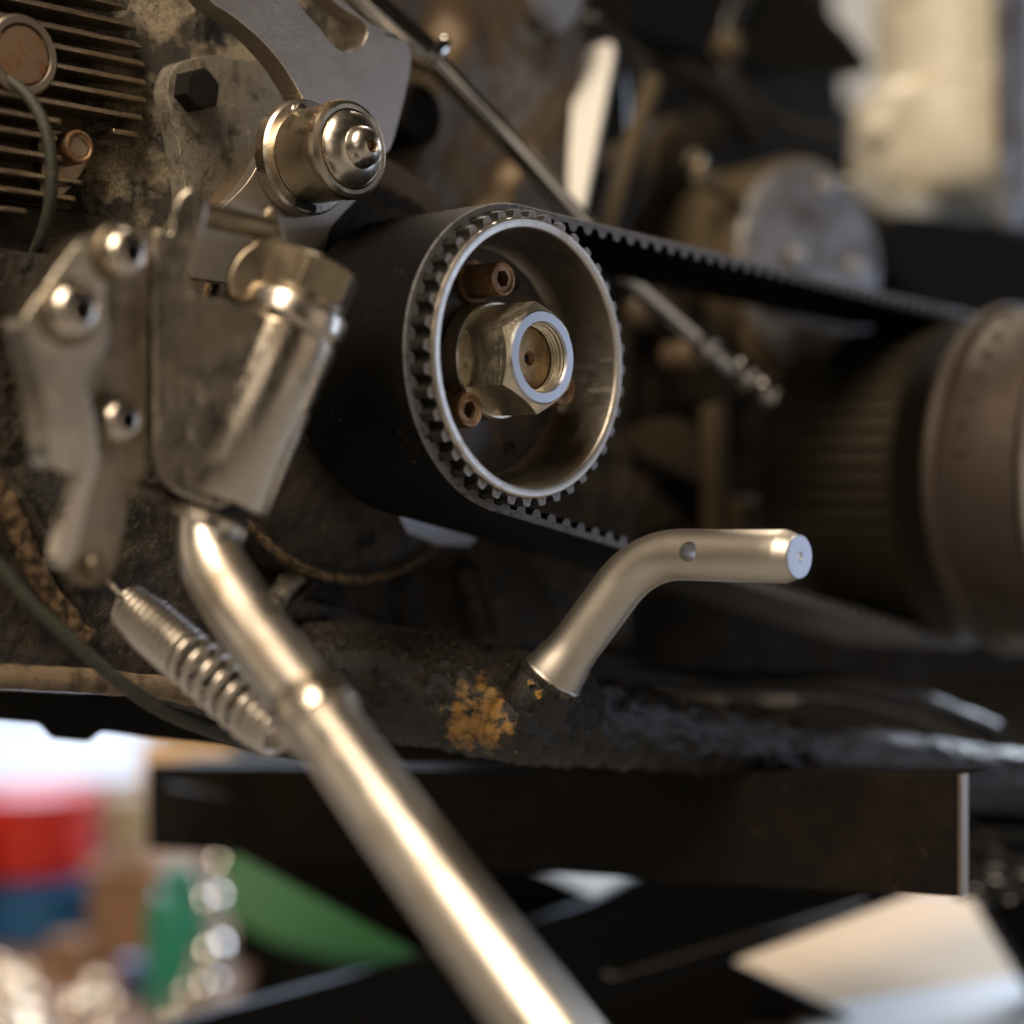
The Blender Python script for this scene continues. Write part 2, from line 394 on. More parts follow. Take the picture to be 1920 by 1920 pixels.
for i in range(NT):
    a = 2 * PI * i / NT + 0.03
    f = Fr.__new__(Fr); f.o = PC; f.n = N; f.e = E * math.cos(a) - Z * math.sin(a); f.z = E * math.sin(a) + Z * math.cos(a)
    inst('tooth', tooth_me, f, pul)
# washer, nut, shaft
mb = MB(); mb.lathe(F0, [(10, -30), (24.2, -30), (25.2, -29), (25.2, -20.5), (24.4, -19.4), (10, -19.2)], 72)
mb.build('washer', 'nut_zinc', pul)
hexr = 23.6
def hexnut(fr, R, n0, n1, bore, chamf, a0=PI / 2, lip=None):
    """hex prism with turned chamfer at the front and an open bore"""
    v = MB(); seg = 120
    prof = []
    def hexrad(a):
        b = ((a - a0) % (PI / 3)) - PI / 6
        return R * math.cos(PI / 6) / math.cos(b)
    ap = R * math.cos(PI / 6)
    rings = []
    front_r = ap * 0.965
    def ring(fn, nn):
        ids = []
        for i in range(seg):
            a = a0 + 2 * PI * i / seg
            r = fn(a); v.v.append(fr.pt(r * math.cos(a), r * math.sin(a), nn(r))); ids.append(len(v.v) - 1)
        rings.append(ids)
    ring(lambda a: bore, lambda r: n0)
    ring(lambda a: min(hexrad(a), R), lambda r: n0)
    ring(hexrad, lambda r: n1 - (r - front_r) * chamf - 0.2)
    ring(lambda a: front_r, lambda r: n1)
    ring(lambda a: bore * 1.06, lambda r: n1)
    ring(lambda a: bore * 0.97, lambda r: n1 - 1.2)
    ring(lambda a: bore * 0.97, lambda r: n0)
    for A, B in zip(rings, rings[1:]):
        for i in range(seg): v.f.append([A[i], A[(i + 1) % seg], B[(i + 1) % seg], B[i]])
    return v
nut = hexnut(F0, hexr, -19.3, 4.6, 14.2, 0.75, a0=PI / 2 + 0.02).build('hub_nut', 'nut_zinc', pul, ang=22)
mb = MB(); mb.lathe(F0, [(14.3, 3.2), (14.3, 4.7), (15.0, 5.6), (18.9, 5.6), (19.7, 4.7), (19.7, 3.2)], 96)
mb.build('nut_face', 'nut_face', nut)
mb = MB()
pr = [(13.6, -18), (13.6, -3.2), (12.6, -2.2), (3.2, -2.2), (1.6, -4.4), (1.5, -7), (0, -7)]
mb.lathe(F0, pr, 64); mb.build('shaft_end', 'shaft_tan', pul)
# internal thread rings in the bore
mb = MB()
for k in range(3): mb.lathe(F0, [(13.9, 2.2 - k * 1.6), (13.2, 1.6 - k * 1.6), (13.9, 1.0 - k * 1.6)], 64)
mb.build('thread', 'nut_zinc', nut)
mb = MB(); mb.lathe(F0, [(1.7, -4.3), (0, -4.35)], 20); mb.build('centre_hole', 'hole_black', pul)
# socket screws
def socket_screw(name, fr, R, L, parent, mat, rnd=0.9, sock=0.55, mat2='hole_black', depth=5):
    k = MB(); hexo = [(R * sock * math.cos(PI / 3 * i + .2), R * sock * math.sin(PI / 3 * i + .2)) for i in range(6)]
    k.lathe(fr, [(R, 0), (R, L - rnd), (R - rnd * 0.3, L - rnd * 0.3), (R - rnd, L), (R * 0.80, L), (R * 0.70, L - 0.7)], 40)
    m = len(k.v); ring = list(range(m - 40, m))
    o = [ (R * 0.70 * math.cos(2 * PI * i / 40), R * 0.70 * math.sin(2 * PI * i / 40)) for i in range(40)]
    k2 = MB(); k2.prism(fr, o, L - 0.7, L - 0.72, holes=[hexo]); 
    b = len(k.v); k.v += k2.v; k.f += [[x + b for x in f] for f in k2.f]
    s = k.build(name, mat, parent, ang=30)
    q = MB(); 
    for i in range(6):
        a, c = hexo[i], hexo[(i + 1) % 6]; b = len(q.v)
        q.v += [fr.pt(*a, L - 0.7), fr.pt(*c, L - 0.7), fr.pt(*c, L - depth), fr.pt(*a, L - depth)]; q.f.append([b, b + 1, b + 2, b + 3])
    b = len(q.v); q.v += [fr.pt(*h, L - depth) for h in hexo]; q.f.append(list(range(b, b + 6)))
    q.build('hex_socket', mat2, s)
    return s
for ang in (100, 221, 341):
    a = math.radians(ang)
    socket_screw('cap_screw', F0.shift(34 * math.cos(a), 34 * math.sin(a), -30.2), 7.3, 19.0, pul, 'rust_brown', sock=0.52, mat2='rust_brown', depth=6)
    mb = MB(); mb.lathe(F0.shift(34 * math.cos(a), 34 * math.sin(a), -30.2), [(7.4, 0.2), (9.4, 0.2), (9.4, 1.8), (7.4, 1.8)], 36)
    mb.build('screw_washer', 'rust_brown', pul)
for ang in (296, 60):
    a = math.radians(ang); mb = MB()
    mb.lathe(F0.shift(41 * math.cos(a), 41 * math.sin(a), -30), [(3.6, 0.05), (3.2, -0.3), (0, -0.3)], 24); mb.build('threaded_hole', 'hole_black', pul)

# ================================================================== DRIVE BELT
BR = 62.4; BT = 3.0; BN0, BN1 = -9.5, -78
C2 = (365.0, -46.0); R2 = 91.0
L12 = math.hypot(*C2); base = math.atan2(C2[1], C2[0])
dl = math.asin((R2 - BR) / L12)
aT = base + PI / 2 + dl; aB = base - PI / 2 - dl          # tangent angles, top and bottom
def arc(cx, cy, r, a, b, n): return [((cx + r * math.cos(a + (b - a) * i / n), cy + r * math.sin(a + (b - a) * i / n)), (math.cos(a + (b - a) * i / n), math.sin(a + (b - a) * i / n))) for i in range(n + 1)]
loop = arc(0, 0, BR, aT, aB + 2 * PI, 110) + arc(C2[0], C2[1], R2, aB, aT, 90)
belt = thing('drive_belt', 'wide black rubber toothed belt running over the steel pulley', 'belt', F0.pt(0, -BR, -40))
mb = MB(); rows = []
for (p, nn) in loop:
    row = []
    for off, n in ((0, BN0), (BT * 0.8, BN0), (BT, BN0 - 0.7), (BT, BN1 + .7), (BT * .8, BN1), (0, BN1)):
        mb.v.append(F0.pt(p[0] + nn[0] * off, p[1] + nn[1] * off, n)); row.append(len(mb.v) - 1)
    rows.append(row)
for A, B in zip(rows, rows[1:] + rows[:1]):
    for k in range(6): mb.f.append([A[k], A[(k + 1) % 6], B[(k + 1) % 6], B[k]])
band = mb.build('band', 'rubber', belt)
band.data.materials.append(MT['rubber_edge'])
for pl in band.data.polygons:
    if abs(pl.normal.dot(N)) > 0.6: pl.material_index = 1
hb = [(3.0, 0.02), (2.75, -0.9), (2.3, -2.0), (1.6, -2.9), (0.7, -3.25)]
tb = MB(); tb.prism(ID, hb + [(-x, y) for x, y in hb[::-1]], BN1 + 1, BN0 - 0.02)
bt_me = local_mesh('belt_tooth', tb, 'rubber', 40); bt_me.materials.append(MT['rubber_edge'])
for pl in bt_me.polygons:
    if abs(pl.normal.z) > 0.8: pl.material_index = 1
pitch = 2 * PI * BR / NT
def belt_tooth(p, nn):
    f = Fr.__new__(Fr); f.n = N; z = E * nn[0] + Z * nn[1]; f.z = z; f.e = z.cross(N); f.o = F0.pt(p[0], p[1], 0)
    inst('belt_tooth', bt_me, f, belt)
a = aT; k = 0
gap0 = PI / 2 - 0.03 - PI / NT                                # an angle half-way between two pulley teeth
i0 = math.ceil((aT - gap0) / (2 * PI / NT)); i1 = math.floor((aB + 2 * PI - gap0) / (2 * PI / NT))
for i in range(i0, i1 + 1):
    a = gap0 + i * 2 * PI / NT; belt_tooth((BR * math.cos(a), BR * math.sin(a)), (math.cos(a), math.sin(a)))
sT = (gap0 + i0 * 2 * PI / NT - aT) * BR; sB = (aB + 2 * PI - gap0 - i1 * 2 * PI / NT) * BR
span = math.sqrt(L12 ** 2 - (R2 - BR) ** 2)
for (ang, s0, sg) in ((aT, sT, 1), (aB, sB, -1)):
    nn = (math.cos(ang), math.sin(ang)); tv = (nn[1] * sg, -nn[0] * sg)
    s = pitch - s0
    while s < span - 4:
        belt_tooth((BR * nn[0] + tv[0] * s, BR * nn[1] + tv[1] * s), nn); s += pitch

# ================================================================== CLUTCH DRUM (right edge)
CF = F0.shift(C2[0], C2[1], 0); CD = CF.shift(0, 0, 7)
cl = thing('clutch_drum', 'copper toned clutch drum with ribbed black pulley behind it', 'clutch', CF.pt(0, -95, -20))
mb = MB(); mb.lathe(CF, [(20, -86), (R2 - 4, -86), (R2 - 4, -2), (20, -2)], 96); mb.build('pulley_core', 'drum_dark', cl)
rt = MB(); rt.box(ID, -2.6, 2.6, R2 - 4.3, R2 - 0.6, -84, -3); rib_me = local_mesh('pulley_rib', rt, 'drum_dark')
for i in range(58):
    a = 2 * PI * i / 58
    if 0.7 < (a % (2 * PI)) < 2.2: continue                    # the belt covers these or they face away
    f = Fr.__new__(Fr); f.o = CF.o; f.n = N; f.e = E * math.sin(a) - Z * math.cos(a); f.z = E * math.cos(a) + Z * math.sin(a)
    inst('pulley_rib', rib_me, f, cl)
mb = MB(); mb.lathe(CD, [(60, 5), (90, 12), (94, 14), (95.5, 17), (94.5, 22), (91.5, 24), (92, 28), (92, 60), (90, 64), (86, 65), (80, 64), (60, 58), (0, 58)], 128)
mb.build('drum', 'copper_drum', cl)
mb = MB(); mb.lathe(CD, [(85, 65.2), (88.5, 65.6), (90.6, 66.2), (91.2, 69), (88, 71), (84, 70), (82, 66)], 128); mb.build('cover_rim', 'plate_alloy', cl)
rv = MB(); rv.lathe(ID, [(0, 2.2), (1.6, 1.8), (2.6, 0.8), (2.9, -0.5)], 14); rv_me = local_mesh('rivet', rv, 'copper_drum')
for n in (36,):
    for i in range(7):
        a = math.radians(118 + i * 9); rad = E * math.cos(a) + Z * math.sin(a)
        f = Fr(CD.pt(92 * math.cos(a), 92 * math.sin(a), n), rad, N); inst('rivet', rv_me, f, cl)

# ================================================================== FOOT PEG BAR
e1 = P(1498, 1044, 766); b1 = e1 - N * 0.080; base_p = P(1036, 1268, 832)
peg = thing('peg_bar', 'bent satin steel peg bar with a cross hole and drilled flat end', 'peg', base_p)
dn = (b1 - base_p).normalized(); A_ = b1 - dn * 0.020; B_ = b1 + N * 0.022
pts = [base_p + dn * 0.001, base_p + dn * 0.008]
q0 = base_p + dn * 0.012; pts.append(q0)
for i in range(1, 5): pts.append(q0.lerp(A_, i / 5))
for i in range(17):
    t = i / 16; pts.append(A_ * (1 - t) ** 2 + b1 * 2 * t * (1 - t) + B_ * t * t)
pts += [B_.lerp(e1, 0.25), B_.lerp(e1, 0.5), B_.lerp(e1, 0.75), e1 - N * 0.0066, e1 - N * 0.0058, e1 - N * 0.0006, e1]
rr = [13.6, 12.5, 11.4] + [10.9] * (len(pts) - 7) + [10.9, 10.7, 8.8, 8.5]
mb = MB(); mb.tube(pts, rr, 48); bar = mb.build('bar', 'satin_steel', peg, ang=50)
hp = P(1290, 1038, 808); tgt = e1 - N * (0.0001)
axis_pt = e1 - N * ((e1 - hp).dot(N) - 0.0105); out = (CAM - axis_pt); out = (out - N * out.dot(N)).normalized()
out = (out + Z * 0.12).normalized()
ct = MB(); ct.tube([axis_pt - out * 0.02, axis_pt + out * 0.02], 4.3, 32); cut(bar, ct)
mb = MB(); mb.tube([axis_pt - out * 0.0098, axis_pt + out * 0.0098], 4.32, 32, caps=False); mb.build('hole_sleeve', 'rod_dark', bar)
mb = MB(); fe = Fr(e1); mb.lathe(fe, [(8.7, -0.6), (8.7, 0.25), (8.5, 0.4), (2.0, 0.4), (1.3, -0.6), (1.3, -3)], 48); mb.build('end_face', 'ground_face', peg)
mb = MB(); mb.lathe(fe, [(1.32, -1.2), (0, -1.2)], 16); mb.build('drill_hole', 'rust_brown', peg)
mb = MB(); fb = Fr(base_p, dn, N); mb.lathe(fb, [(12.8, -1.5), (13.9, -1.2), (14.1, 0.2), (13.4, 1.4), (12, 1.6)], 48); mb.build('collar', 'satin_steel', peg)

# ================================================================== GRIMY LOWER FRAME RAIL with the peg socket
ra = [P(180, 1190, 905), P(420, 1246, 880), P(640, 1275, 862), P(820, 1300, 850), P(960, 1326, 852), P(1090, 1352, 872), P(1300, 1382, 915), P(1600, 1425, 975), P(1980, 1480, 1040)]
ra = smooth([tuple(p) for p in ra], 26, False)
def lumpy(v, amp, s, c):
    return v
mb = MB(); mb.tube(ra, [24 - 7 * max(0, min(1, (i - 110) / 45)) for i in range(len(ra))], 72)
ctr = ra
for i, v in enumerate(mb.v):
    c = Vector(ctr[min(i // 72, len(ctr) - 1)]); d = (v - c); nzv = noise.fractal(v * 160, 1.0, 2.0, 4)
    mb.v[i] = v + d.normalized() * 0.0022 * nzv
rail = thing('frame_rail', 'grime caked black frame rail with flaking ochre paint at the peg socket', 'rail', ra[0])
oc = P(905, 1345, 832) - ORG[rail.name]
M('grime_rail', (0.040, 0.028, 0.015), 0, 0.6, col2=(0.005, 0.004, 0.003), rough2=0.7, scale=330, lo=0.42, hi=0.56, bump=1.0, bscale=1300, bdetail=8, patch=(oc, 0.032, (0.36, 0.19, 0.045)), speck=(0.20, 0.135, 0.065), sscale=1500, slo=.66, shi=.70)
M('socket_black', (0.008, 0.007, 0.006), 0, 0.24, col2=(0.022, 0.015, 0.008), rough2=0.6, scale=160, lo=0.5, hi=0.66, bump=0.6, bscale=900, patch=(oc, 0.032, (0.36, 0.19, 0.045)))
mb.build('tube', 'socket_black', rail, ang=80)
cr = MB(); rows = []
nr = 128
for i in range(nr):
    c = Vector(ra[i]); t = (Vector(ra[min(i + 1, len(ra) - 1)]) - Vector(ra[max(i - 1, 0)])).normalized()
    up_ = (Z - t * Z.dot(t)).normalized(); sd_ = up_.cross(t).normalized()
    if sd_.y > 0: sd_ = -sd_
    row = []
    for k in range(64):
        a = -1.3 + 3.1 * k / 63; dv = up_ * math.cos(a) + sd_ * math.sin(a)
        p = c + dv * .024; x = i / (nr - 1)
        low = .95 + .75 * max(0, (x - .55) / .45) - 2.2 * max(0, (x - .86) / .14) + .35 * noise.noise(p * 45)
        h = .0026 * (noise.fractal(p * 190, .9, 2, 5) + .55) * max(0, min(1, (low - a) * 3.2)) * max(0, min(1, (a + 1.25) * 4)) - .0006 * (a > low)
        cr.v.append(p + dv * h); row.append(len(cr.v) - 1)
    rows.append(row)
for A, B in zip(rows, rows[1:]):
    for k in range(63): cr.f.append([A[k], A[k + 1], B[k + 1], B[k]])
cr.build('grime_crust', 'grime_rail', rail, ang=80)
mb = MB(); mb.lathe(fb, [(0, -34), (15.6, -34), (16.4, -32), (16.6, -20), (15.6, -18.4), (16.2, -17), (16.2, -5), (15.4, -2.2), (11, -1.8)], 64)
for i, v in enumerate(mb.v): mb.v[i] = v + Vector((noise.noise(v * 300), noise.noise(v * 310 + Vector((9, 0, 0))), noise.noise(v * 290))) * 0.0006
mb.build('peg_socket', 'socket_black', rail, ang=40)
def flake(px, py, d, R, seed, nrm):
    f = Fr(P(px, py, d), nrm, Z); pts = []
    for i in range(22):
        a = 2 * PI * i / 22; r = R * (0.72 + 0.55 * noise.noise(Vector((math.cos(a) * 1.6 + seed, math.sin(a) * 1.6, seed * 2.1))))
        pts.append((r * math.cos(a) * 1.1, r * math.sin(a)))
    v = MB(); v.prism(f, pts, -0.25, 0.25); return v
view = (CAM - P(950, 1320, 830)).normalized()
for k, (px, py, d, R) in enumerate([(788, 1292, 829, 2.0), (1012, 1302, 815, 2.6), (995, 1280, 817, 1.8)]):
    flake(px, py, d, R, k * 1.7, view + Vector((random.uniform(-.3, .3), 0, random.uniform(-.1, .5)))).build('paint_flake', 'ochre_paint', rail)
mb = MB(); mb.box(Fr(P(1000, 1352, 822), N + Z * -.3, Z), -7, 6, -4.5, 4.5, -3, 3); mb.build('clip', 'rail_rough', rail, bevel=0.8)
mb = MB(); cp = []
for i in range(97):
    a = 2 * PI * i / 96; p = fb.pt(14.6 * math.cos(a), 14.6 * math.sin(a), -1.6); cp.append(p + Vector((noise.noise(p * 500), noise.noise(p * 510), noise.noise(p * 490))) * .0012)
mb.tube(cp, [1.5 + 1.1 * noise.noise(p * 420) for p in cp], 10, caps=False); mb.build('grease_ring', 'grime_rail', rail, ang=80)
# fluff
mb = MB(); random.seed(3)
def hair(p, L, r=0.07):
    d = Vector((random.uniform(-1, 1), random.uniform(-1, .2), random.uniform(-.2, 1))).normalized()
    q = p + d * L * .5 + Vector((random.uniform(-1, 1), 0, random.uniform(-1, 1))) * L * .18
    mb.tube([p, q, p + d * L], r, 4, caps=False)
for k in range(620):
    i = int(random.random() * 108); c = Vector(ra[i]); a = random.uniform(-.6, 1.1)
    up = Z * math.cos(a) + (CAM - c).normalized() * math.sin(a)
    hair(c + up.normalized() * 0.0245, random.uniform(.0015, .0055))
tag(mb.build('dust_fluff', 'dust_brown'), 'tan dust hairs and fibres clinging to the grimy rail', 'fluff', kind='stuff')

# ================================================================== ENGINE (crankcase, finned cylinder head, covers)
eng = thing('engine', 'grimy cast alloy engine with cooling fins, crankcase and oily flanges', 'engine', P(500, 1250, 880))
FB = F0.shift(0, 0, -92)                              # plane of the round boss behind the pulley
# main case: heightfield behind everything, plane n = -125
FC = F0.shift(0, 0, -128)
def ridge(e, z, a, b, w, h):
    ax, az = a; bx, bz = b; dx, dz = bx - ax, bz - az; t = max(0, min(1, ((e - ax) * dx + (z - az) * dz) / (dx * dx + dz * dz)))
    d = math.hypot(e - ax - t * dx, z - az - t * dz); return h * math.exp(-(d / w) ** 2)
rb = [FC.hit(x, y) for x, y in ((612, 1020), (505, 1140), (865, 1070), (905, 1200), (10, 930), (150, 1190), (985, 1060), (1075, 1230), (760, 1090), (770, 1200))]
def case_h(e, z):
    h = 5 * noise.fractal(Vector((e * .02, z * .02, 1.0)), 1.0, 2.0, 3) + 0.7 * noise.fractal(Vector((e * .25, z * .25, 4.0)), 0.8, 2.0, 4)
    h += ridge(e, z, rb[0], rb[1], 5, 16) + ridge(e, z, rb[2], rb[3], 5, 15) + ridge(e, z, rb[4], rb[5], 5, 14) + ridge(e, z, rb[6], rb[7], 6, 8) + ridge(e, z, rb[8], rb[9], 9, 7)
    return h
e0, z0 = FC.hit(-180, 1330); e1_, z1 = FC.hit(1180, 380)
mb = MB(); mb.grid(FC, e0, e1_, -134, 40, 260, 130, case_h)
k = len(mb.v)
mb.build('crankcase', 'case_dark', eng, ang=80)
mb = MB(); mb.box(FC, e0 + 1, e1_ - 1, -133, 62, -90, -14); mb.build('crankcase_core', 'case_dark', eng, bevel=3)
def lumpy_rib(px_pts, n, r, mat, name):
    q = smooth([tuple(FC.pt(*FC.hit(x, y, n), n)) for x, y in px_pts], 12, False); v = MB(); v.tube(q, r, 20)
    for i, x in enumerate(v.v): v.v[i] = x + (x - Vector(q[min(i // 20, len(q) - 1)])).normalized() * .0016 * noise.fractal(x * 240, .9, 2, 4)
    return v.build(name, mat, eng, ang=80)
lumpy_rib([(-20, 880), (15, 950), (60, 1050), (105, 1130), (160, 1200)], 10, 4.2, 'case_rim', 'case_rib')
lumpy_rib([(640, 990), (600, 1035), (550, 1085), (495, 1150)], 12, 5.0, 'cast_clean', 'case_rib')
lumpy_rib([(862, 1065), (885, 1120), (905, 1200)], 10, 4.0, 'case_dark', 'case_rib')
lumpy_rib([(520, 1130), (600, 1150), (700, 1180), (800, 1200)], 10, 6.0, 'case_dark', 'case_rib')
# round boss with rusty rim behind the pulley
BC = FB.shift(-2, -4, -16)
mb = MB(); mb.lathe(BC, [(40, 8), (70, 8), (84, 4), (87, 1.5), (89.5, 1.8), (91.5, 1), (92.5, -2), (92.5, -30)], 180)
for i, v in enumerate(mb.v):
    mb.v[i] = v + N * 0.0008 * noise.fractal(v * 260, 1, 2, 3)
mb.build('bearing_boss', 'case_dark', eng, ang=40)
mb = MB(); 
cp = [BC.pt(91 * math.cos(2 * PI * i / 200), 91 * math.sin(2 * PI * i / 200), 1.2) for i in range(201)]
cp = [p + Vector((noise.noise(p * 400), noise.noise(p * 410), noise.noise(p * 390))) * 0.0009 for p in cp]
mb.tube(cp, [2.1 + .8 * noise.noise(p * 500) for p in cp], 8, caps=False); mb.build('boss_rim', 'case_rim', eng)
for (px, py, r) in ((675, 430, 4.2), (655, 905, 3.6), (690, 1010, 3.4)):
    e, z = BC.hit(px, py, 8); mb = MB(); mb.lathe(BC.shift(e, z, 8.3), [(r * 1.35, -1), (r * 1.3, 0.15), (r, 0.2), (r * .95, -0.6), (0, -0.6)], 28); o = mb.build('tapped_hole', 'hole_black', eng)
# pale machined pad seen under the belt
mb = MB(); f = BC.shift(0, 0, 10)
mb.prism(f, [f.hit(x, y) for x, y in ((742, 955), (800, 965), (900, 1005), (880, 1025), (820, 1022), (765, 1000))], -5, 0); mb.build('machined_pad', 'ground_face', eng, bevel=0.8)
# grey cover disc above the boss
f = BC.shift(6, 8, -6)
mb = MB(); mb.lathe(f, [(70, 0), (96, 0), (99, -1.5), (100, -4), (100, -26)], 160, a0=0.5, a1=2.9); mb.build('cover_ring', 'case_brown', eng)
# --- cast wall behind bracket, upper left
FW = Fr(P(400, 250, 842))
def cast_h(e, z):
    return 4.0 * noise.fractal(Vector((e * .03, z * .03, 7)), 1, 2, 3) + 0.55 * noise.fractal(Vector((e * .3, z * .3, 2)), .8, 2, 4)
a = FW.hit(150, 470); b = FW.hit(720, -60)
mb = MB(); mb.grid(FW, a[0], b[0], -75, 85, 170, 190, lambda e, z: cast_h(e, z) - 2 - max(0, (-e - 8)) * .35); mb.build('cast_wall', 'cast_dirty', eng, ang=80)
mb = MB(); mb.box(FW, a[0] + 2, b[0] - 2, -74, 84, -60, -22); mb.build('cast_core', 'case_dark', eng)
fl = smooth([(322, 215), (314, 165), (326, 128), (352, 112), (420, 105), (500, 130), (560, 210), (560, 330), (500, 420), (430, 480), (362, 480), (352, 420), (346, 340), (334, 265)], 5)
f = FW.shift(0, 0, 4.4)
mb = MB(); ot = [f.hit(x, y) for x, y in fl]; mb.prism(f, ot, -10, 0)
mb.build('flange_face', 'cast_clean', eng, bevel=0.5)
e, z = f.hit(356, 172)
hb_ = hexnut(f.shift(e, z, 0.05), 9.6, 0, 9.5, 0.4, 0.45, a0=0.35); hb_.build('hex_bolt', 'black_bolt', eng, ang=25, bevel=0.4)
for px, py, r in ((372, 246, 1.5), (430, 270, 2.0), (438, 200, 1.2), (470, 250, 1.4), (395, 330, 1.3)):
    e, z = f.hit(px, py); mb = MB(); mb.lathe(f.shift(e, z, 0), [(r, -.3), (r * .8, .35), (r * .5, .5), (0, .2)], 16); mb.build('casting_mark', 'cast_clean', eng)
# --- finned cylinder head, far left
FH = Fr(P(200, 150, 806))
tips = [(222, -28), (240, 13), (257, 50), (267, 87), (273, 122), (275, 157), (274, 190), (268, 223)]
def fin(px, py, length, depth, thick, name='fin'):
    e, z = FH.hit(px, py); out = [(e, 0), (e - 1.2, 1.0), (e - 4, 1.6), (e - length, 1.6), (e - length, -depth), (e - 9, -depth), (e - 2.5, -8), (e - .6, -3)]
    f = Fr(FH.pt(0, z, 0), Z, -N); # local e -> E?, use explicit points
    v = MB(); b = len(v.v); m = len(out)
    for dz, sh in ((-thick / 2, 0), (thick / 2, 0)):
        for ee, nn in out: v.v.append(FH.pt(ee, z + dz, nn))
    v.f.append(list(range(m))); v.f.append(list(range(m, 2 * m)))
    for i in range(m): v.f.append([i, (i + 1) % m, m + (i + 1) % m, m + i])
    return v.build(name, 'fin_alloy', eng, bevel=0.75, seg=3)
for t in tips: fin(*t, 100, 26, 2.4)
for t in ((260, 255),): fin(*t, 14, 22, 2.4)
for t in ((117, 229), (109, 260), (119, 298), (155, 343), (143, 374), (52, 398)): fin(*t, 60, 26, 2.4)
mb = MB(); mb.box(FH, -110, 12, -62, 60, -40, -16); mb.build('head_wall', 'fin_root', eng, bevel=4)
e, z = FH.hit(42, 103, 1.5)
f = FH.shift(e, z, 0)
mb = MB(); mb.lathe(f, [(16.4, -14), (16.4, 1.6), (15.4, 2.6), (12.9, 2.6), (12.4, 1.8), (12.4, -1)], 64); mb.build('plug_boss', 'boss_alloy', eng)
mb = MB(); mb.lathe(f, [(12.0, -1), (12.0, 1.4), (11.4, 2.0), (6, 2.3), (0, 2.4)], 56); mb.build('plug', 'plug_rust', eng)
e, z = FH.hit(140, 277, -4); f = FH.shift(e, z, -14)
lug = smooth([(e_ - e, z_ - z) for e_, z_ in [FH.hit(*q) for q in ((100, 240), (150, 238), (205, 262), (195, 300), (165, 345), (130, 372), (105, 368), (108, 300))]], 4)
mb = MB(); mb.prism(f, lug, -8, 2.5); mb.build('bolt_lug', 'fin_alloy', eng, bevel=1.0)
s = socket_screw('sleeve_bolt', f.shift(0, 0, 2.6), 7.0, 11.5, eng, 'rust_brown', sock=0.6, mat2='boss_alloy', depth=1.4)
# --- rear cylinder base, brown blurred casting between bracket and rod
FR = Fr(P(880, 200, 985))
def rear_h(e, z): return 9 * noise.fractal(Vector((e * .018, z * .018, 3.3)), 1, 2, 3) + ridge(e, z, FR.hit(905, 420), FR.hit(985, 290), 6, 12) + ridge(e, z, FR.hit(760, 330), FR.hit(860, 60), 12, 9)
a = FR.hit(640, 460); b = FR.hit(1090, -60)
mb = MB(); mb.grid(FR, a[0] - 40, b[0], -85, 75, 110, 110, rear_h); mb.build('rear_cylinder_base', 'case_brown', eng, ang=80)
f = Fr(P(785, 215, 925)); mb = MB(); mb.lathe(f, [(0, 3), (12, 3), (14.5, 1), (15, -6), (15, -40)], 40); mb.build('rubber_plug', 'rubber', eng)

# ================================================================== SILVER MOUNT BRACKET with bearing cap
FP = Fr(P(567, 297, 819))
brk = thing('mount_bracket', 'silver slotted mounting plate carrying a stepped shiny bearing cap', 'bracket', FP.pt(0, -45, 0))
up = [(368, -60), (393, 0), (432, 27), (480, 66), (521, 110), (546, 147), (567, 183), (585, 225), (640, 300), (715, 290), (734, 273), (750, 218), (764, 160), (771, 118), (769, 92), (757, 73), (737, 62), (700, 45), (670, 24), (640, -5), (600, -60)]
slot = smooth([(560, 5), (600, 52), (628, 86), (650, 97), (672, 90), (686, 72), (688, 52), (676, 36), (645, 17), (600, -18), (570, -22)], 3)
f = FP.shift(0, 0, 2)
mb = MB(); mb.prism(f, [f.hit(x, y) for x, y in smooth(up, 3)], -12, 0, holes=[[f.hit(x, y) for x, y in slot]]); mb.build('slotted_plate', 'plate_alloy', brk, bevel=0.5)
lo = [(543, 187), (530, 211), (517, 232), (505, 262), (489, 298), (462, 344), (418, 388), (375, 425), (360, 520), (580, 520), (617, 435), (645, 399), (675, 364), (688, 310), (640, 230), (570, 215)]
f = FP.shift(0, 0, -3)
mb = MB(); mb.prism(f, [f.hit(x, y) for x, y in smooth(lo, 3)], -7, 0); mb.build('lower_plate', 'plate_alloy', brk, bevel=0.5)
mb = MB(); mb.lathe(FP, [(10, -2.9), (23.6, -2.9), (24.6, -2), (24.6, 3.6), (23.6, 5.0), (10, 5.4)], 96); mb.build('flange_washer', 'polished', brk)
mb = MB(); mb.lathe(FP, [(18, 5.5), (19.6, 5.5), (20.0, 6.2), (20.0, 24), (20.6, 25.5), (20.8, 28), (20.2, 30.2), (18.6, 31.3), (16.9, 31.2), (16.6, 30), (16.6, 25)], 96); mb.build('cap_barrel', 'brass_steel', brk)
mb = MB(); mb.lathe(FP, [(16.3, 25), (16.3, 31), (15.7, 32.6), (13.5, 34.8), (10.5, 36.6), (9.0, 37.1), (8.7, 37.6), (8.4, 39.5), (7.3, 41.6), (5.2, 43.2), (3.2, 44), (2.6, 43.4)], 96)
dome = mb.build('cap_dome', 'polished', brk, ang=28)
mb = MB(); mb.lathe(FP, [(2.62, 43.5), (2.4, 41), (0, 41)], 6); mb.build('hex_socket', 'shaft_tan', dome)
e, z = FP.hit(546, 213); mb = MB(); mb.lathe(FP.shift(e, z, -2), [(4.2, 0), (4.2, 7), (3.2, 9.4), (1.6, 10.2), (0, 10.4)], 24); mb.build('dowel', 'polished', brk)
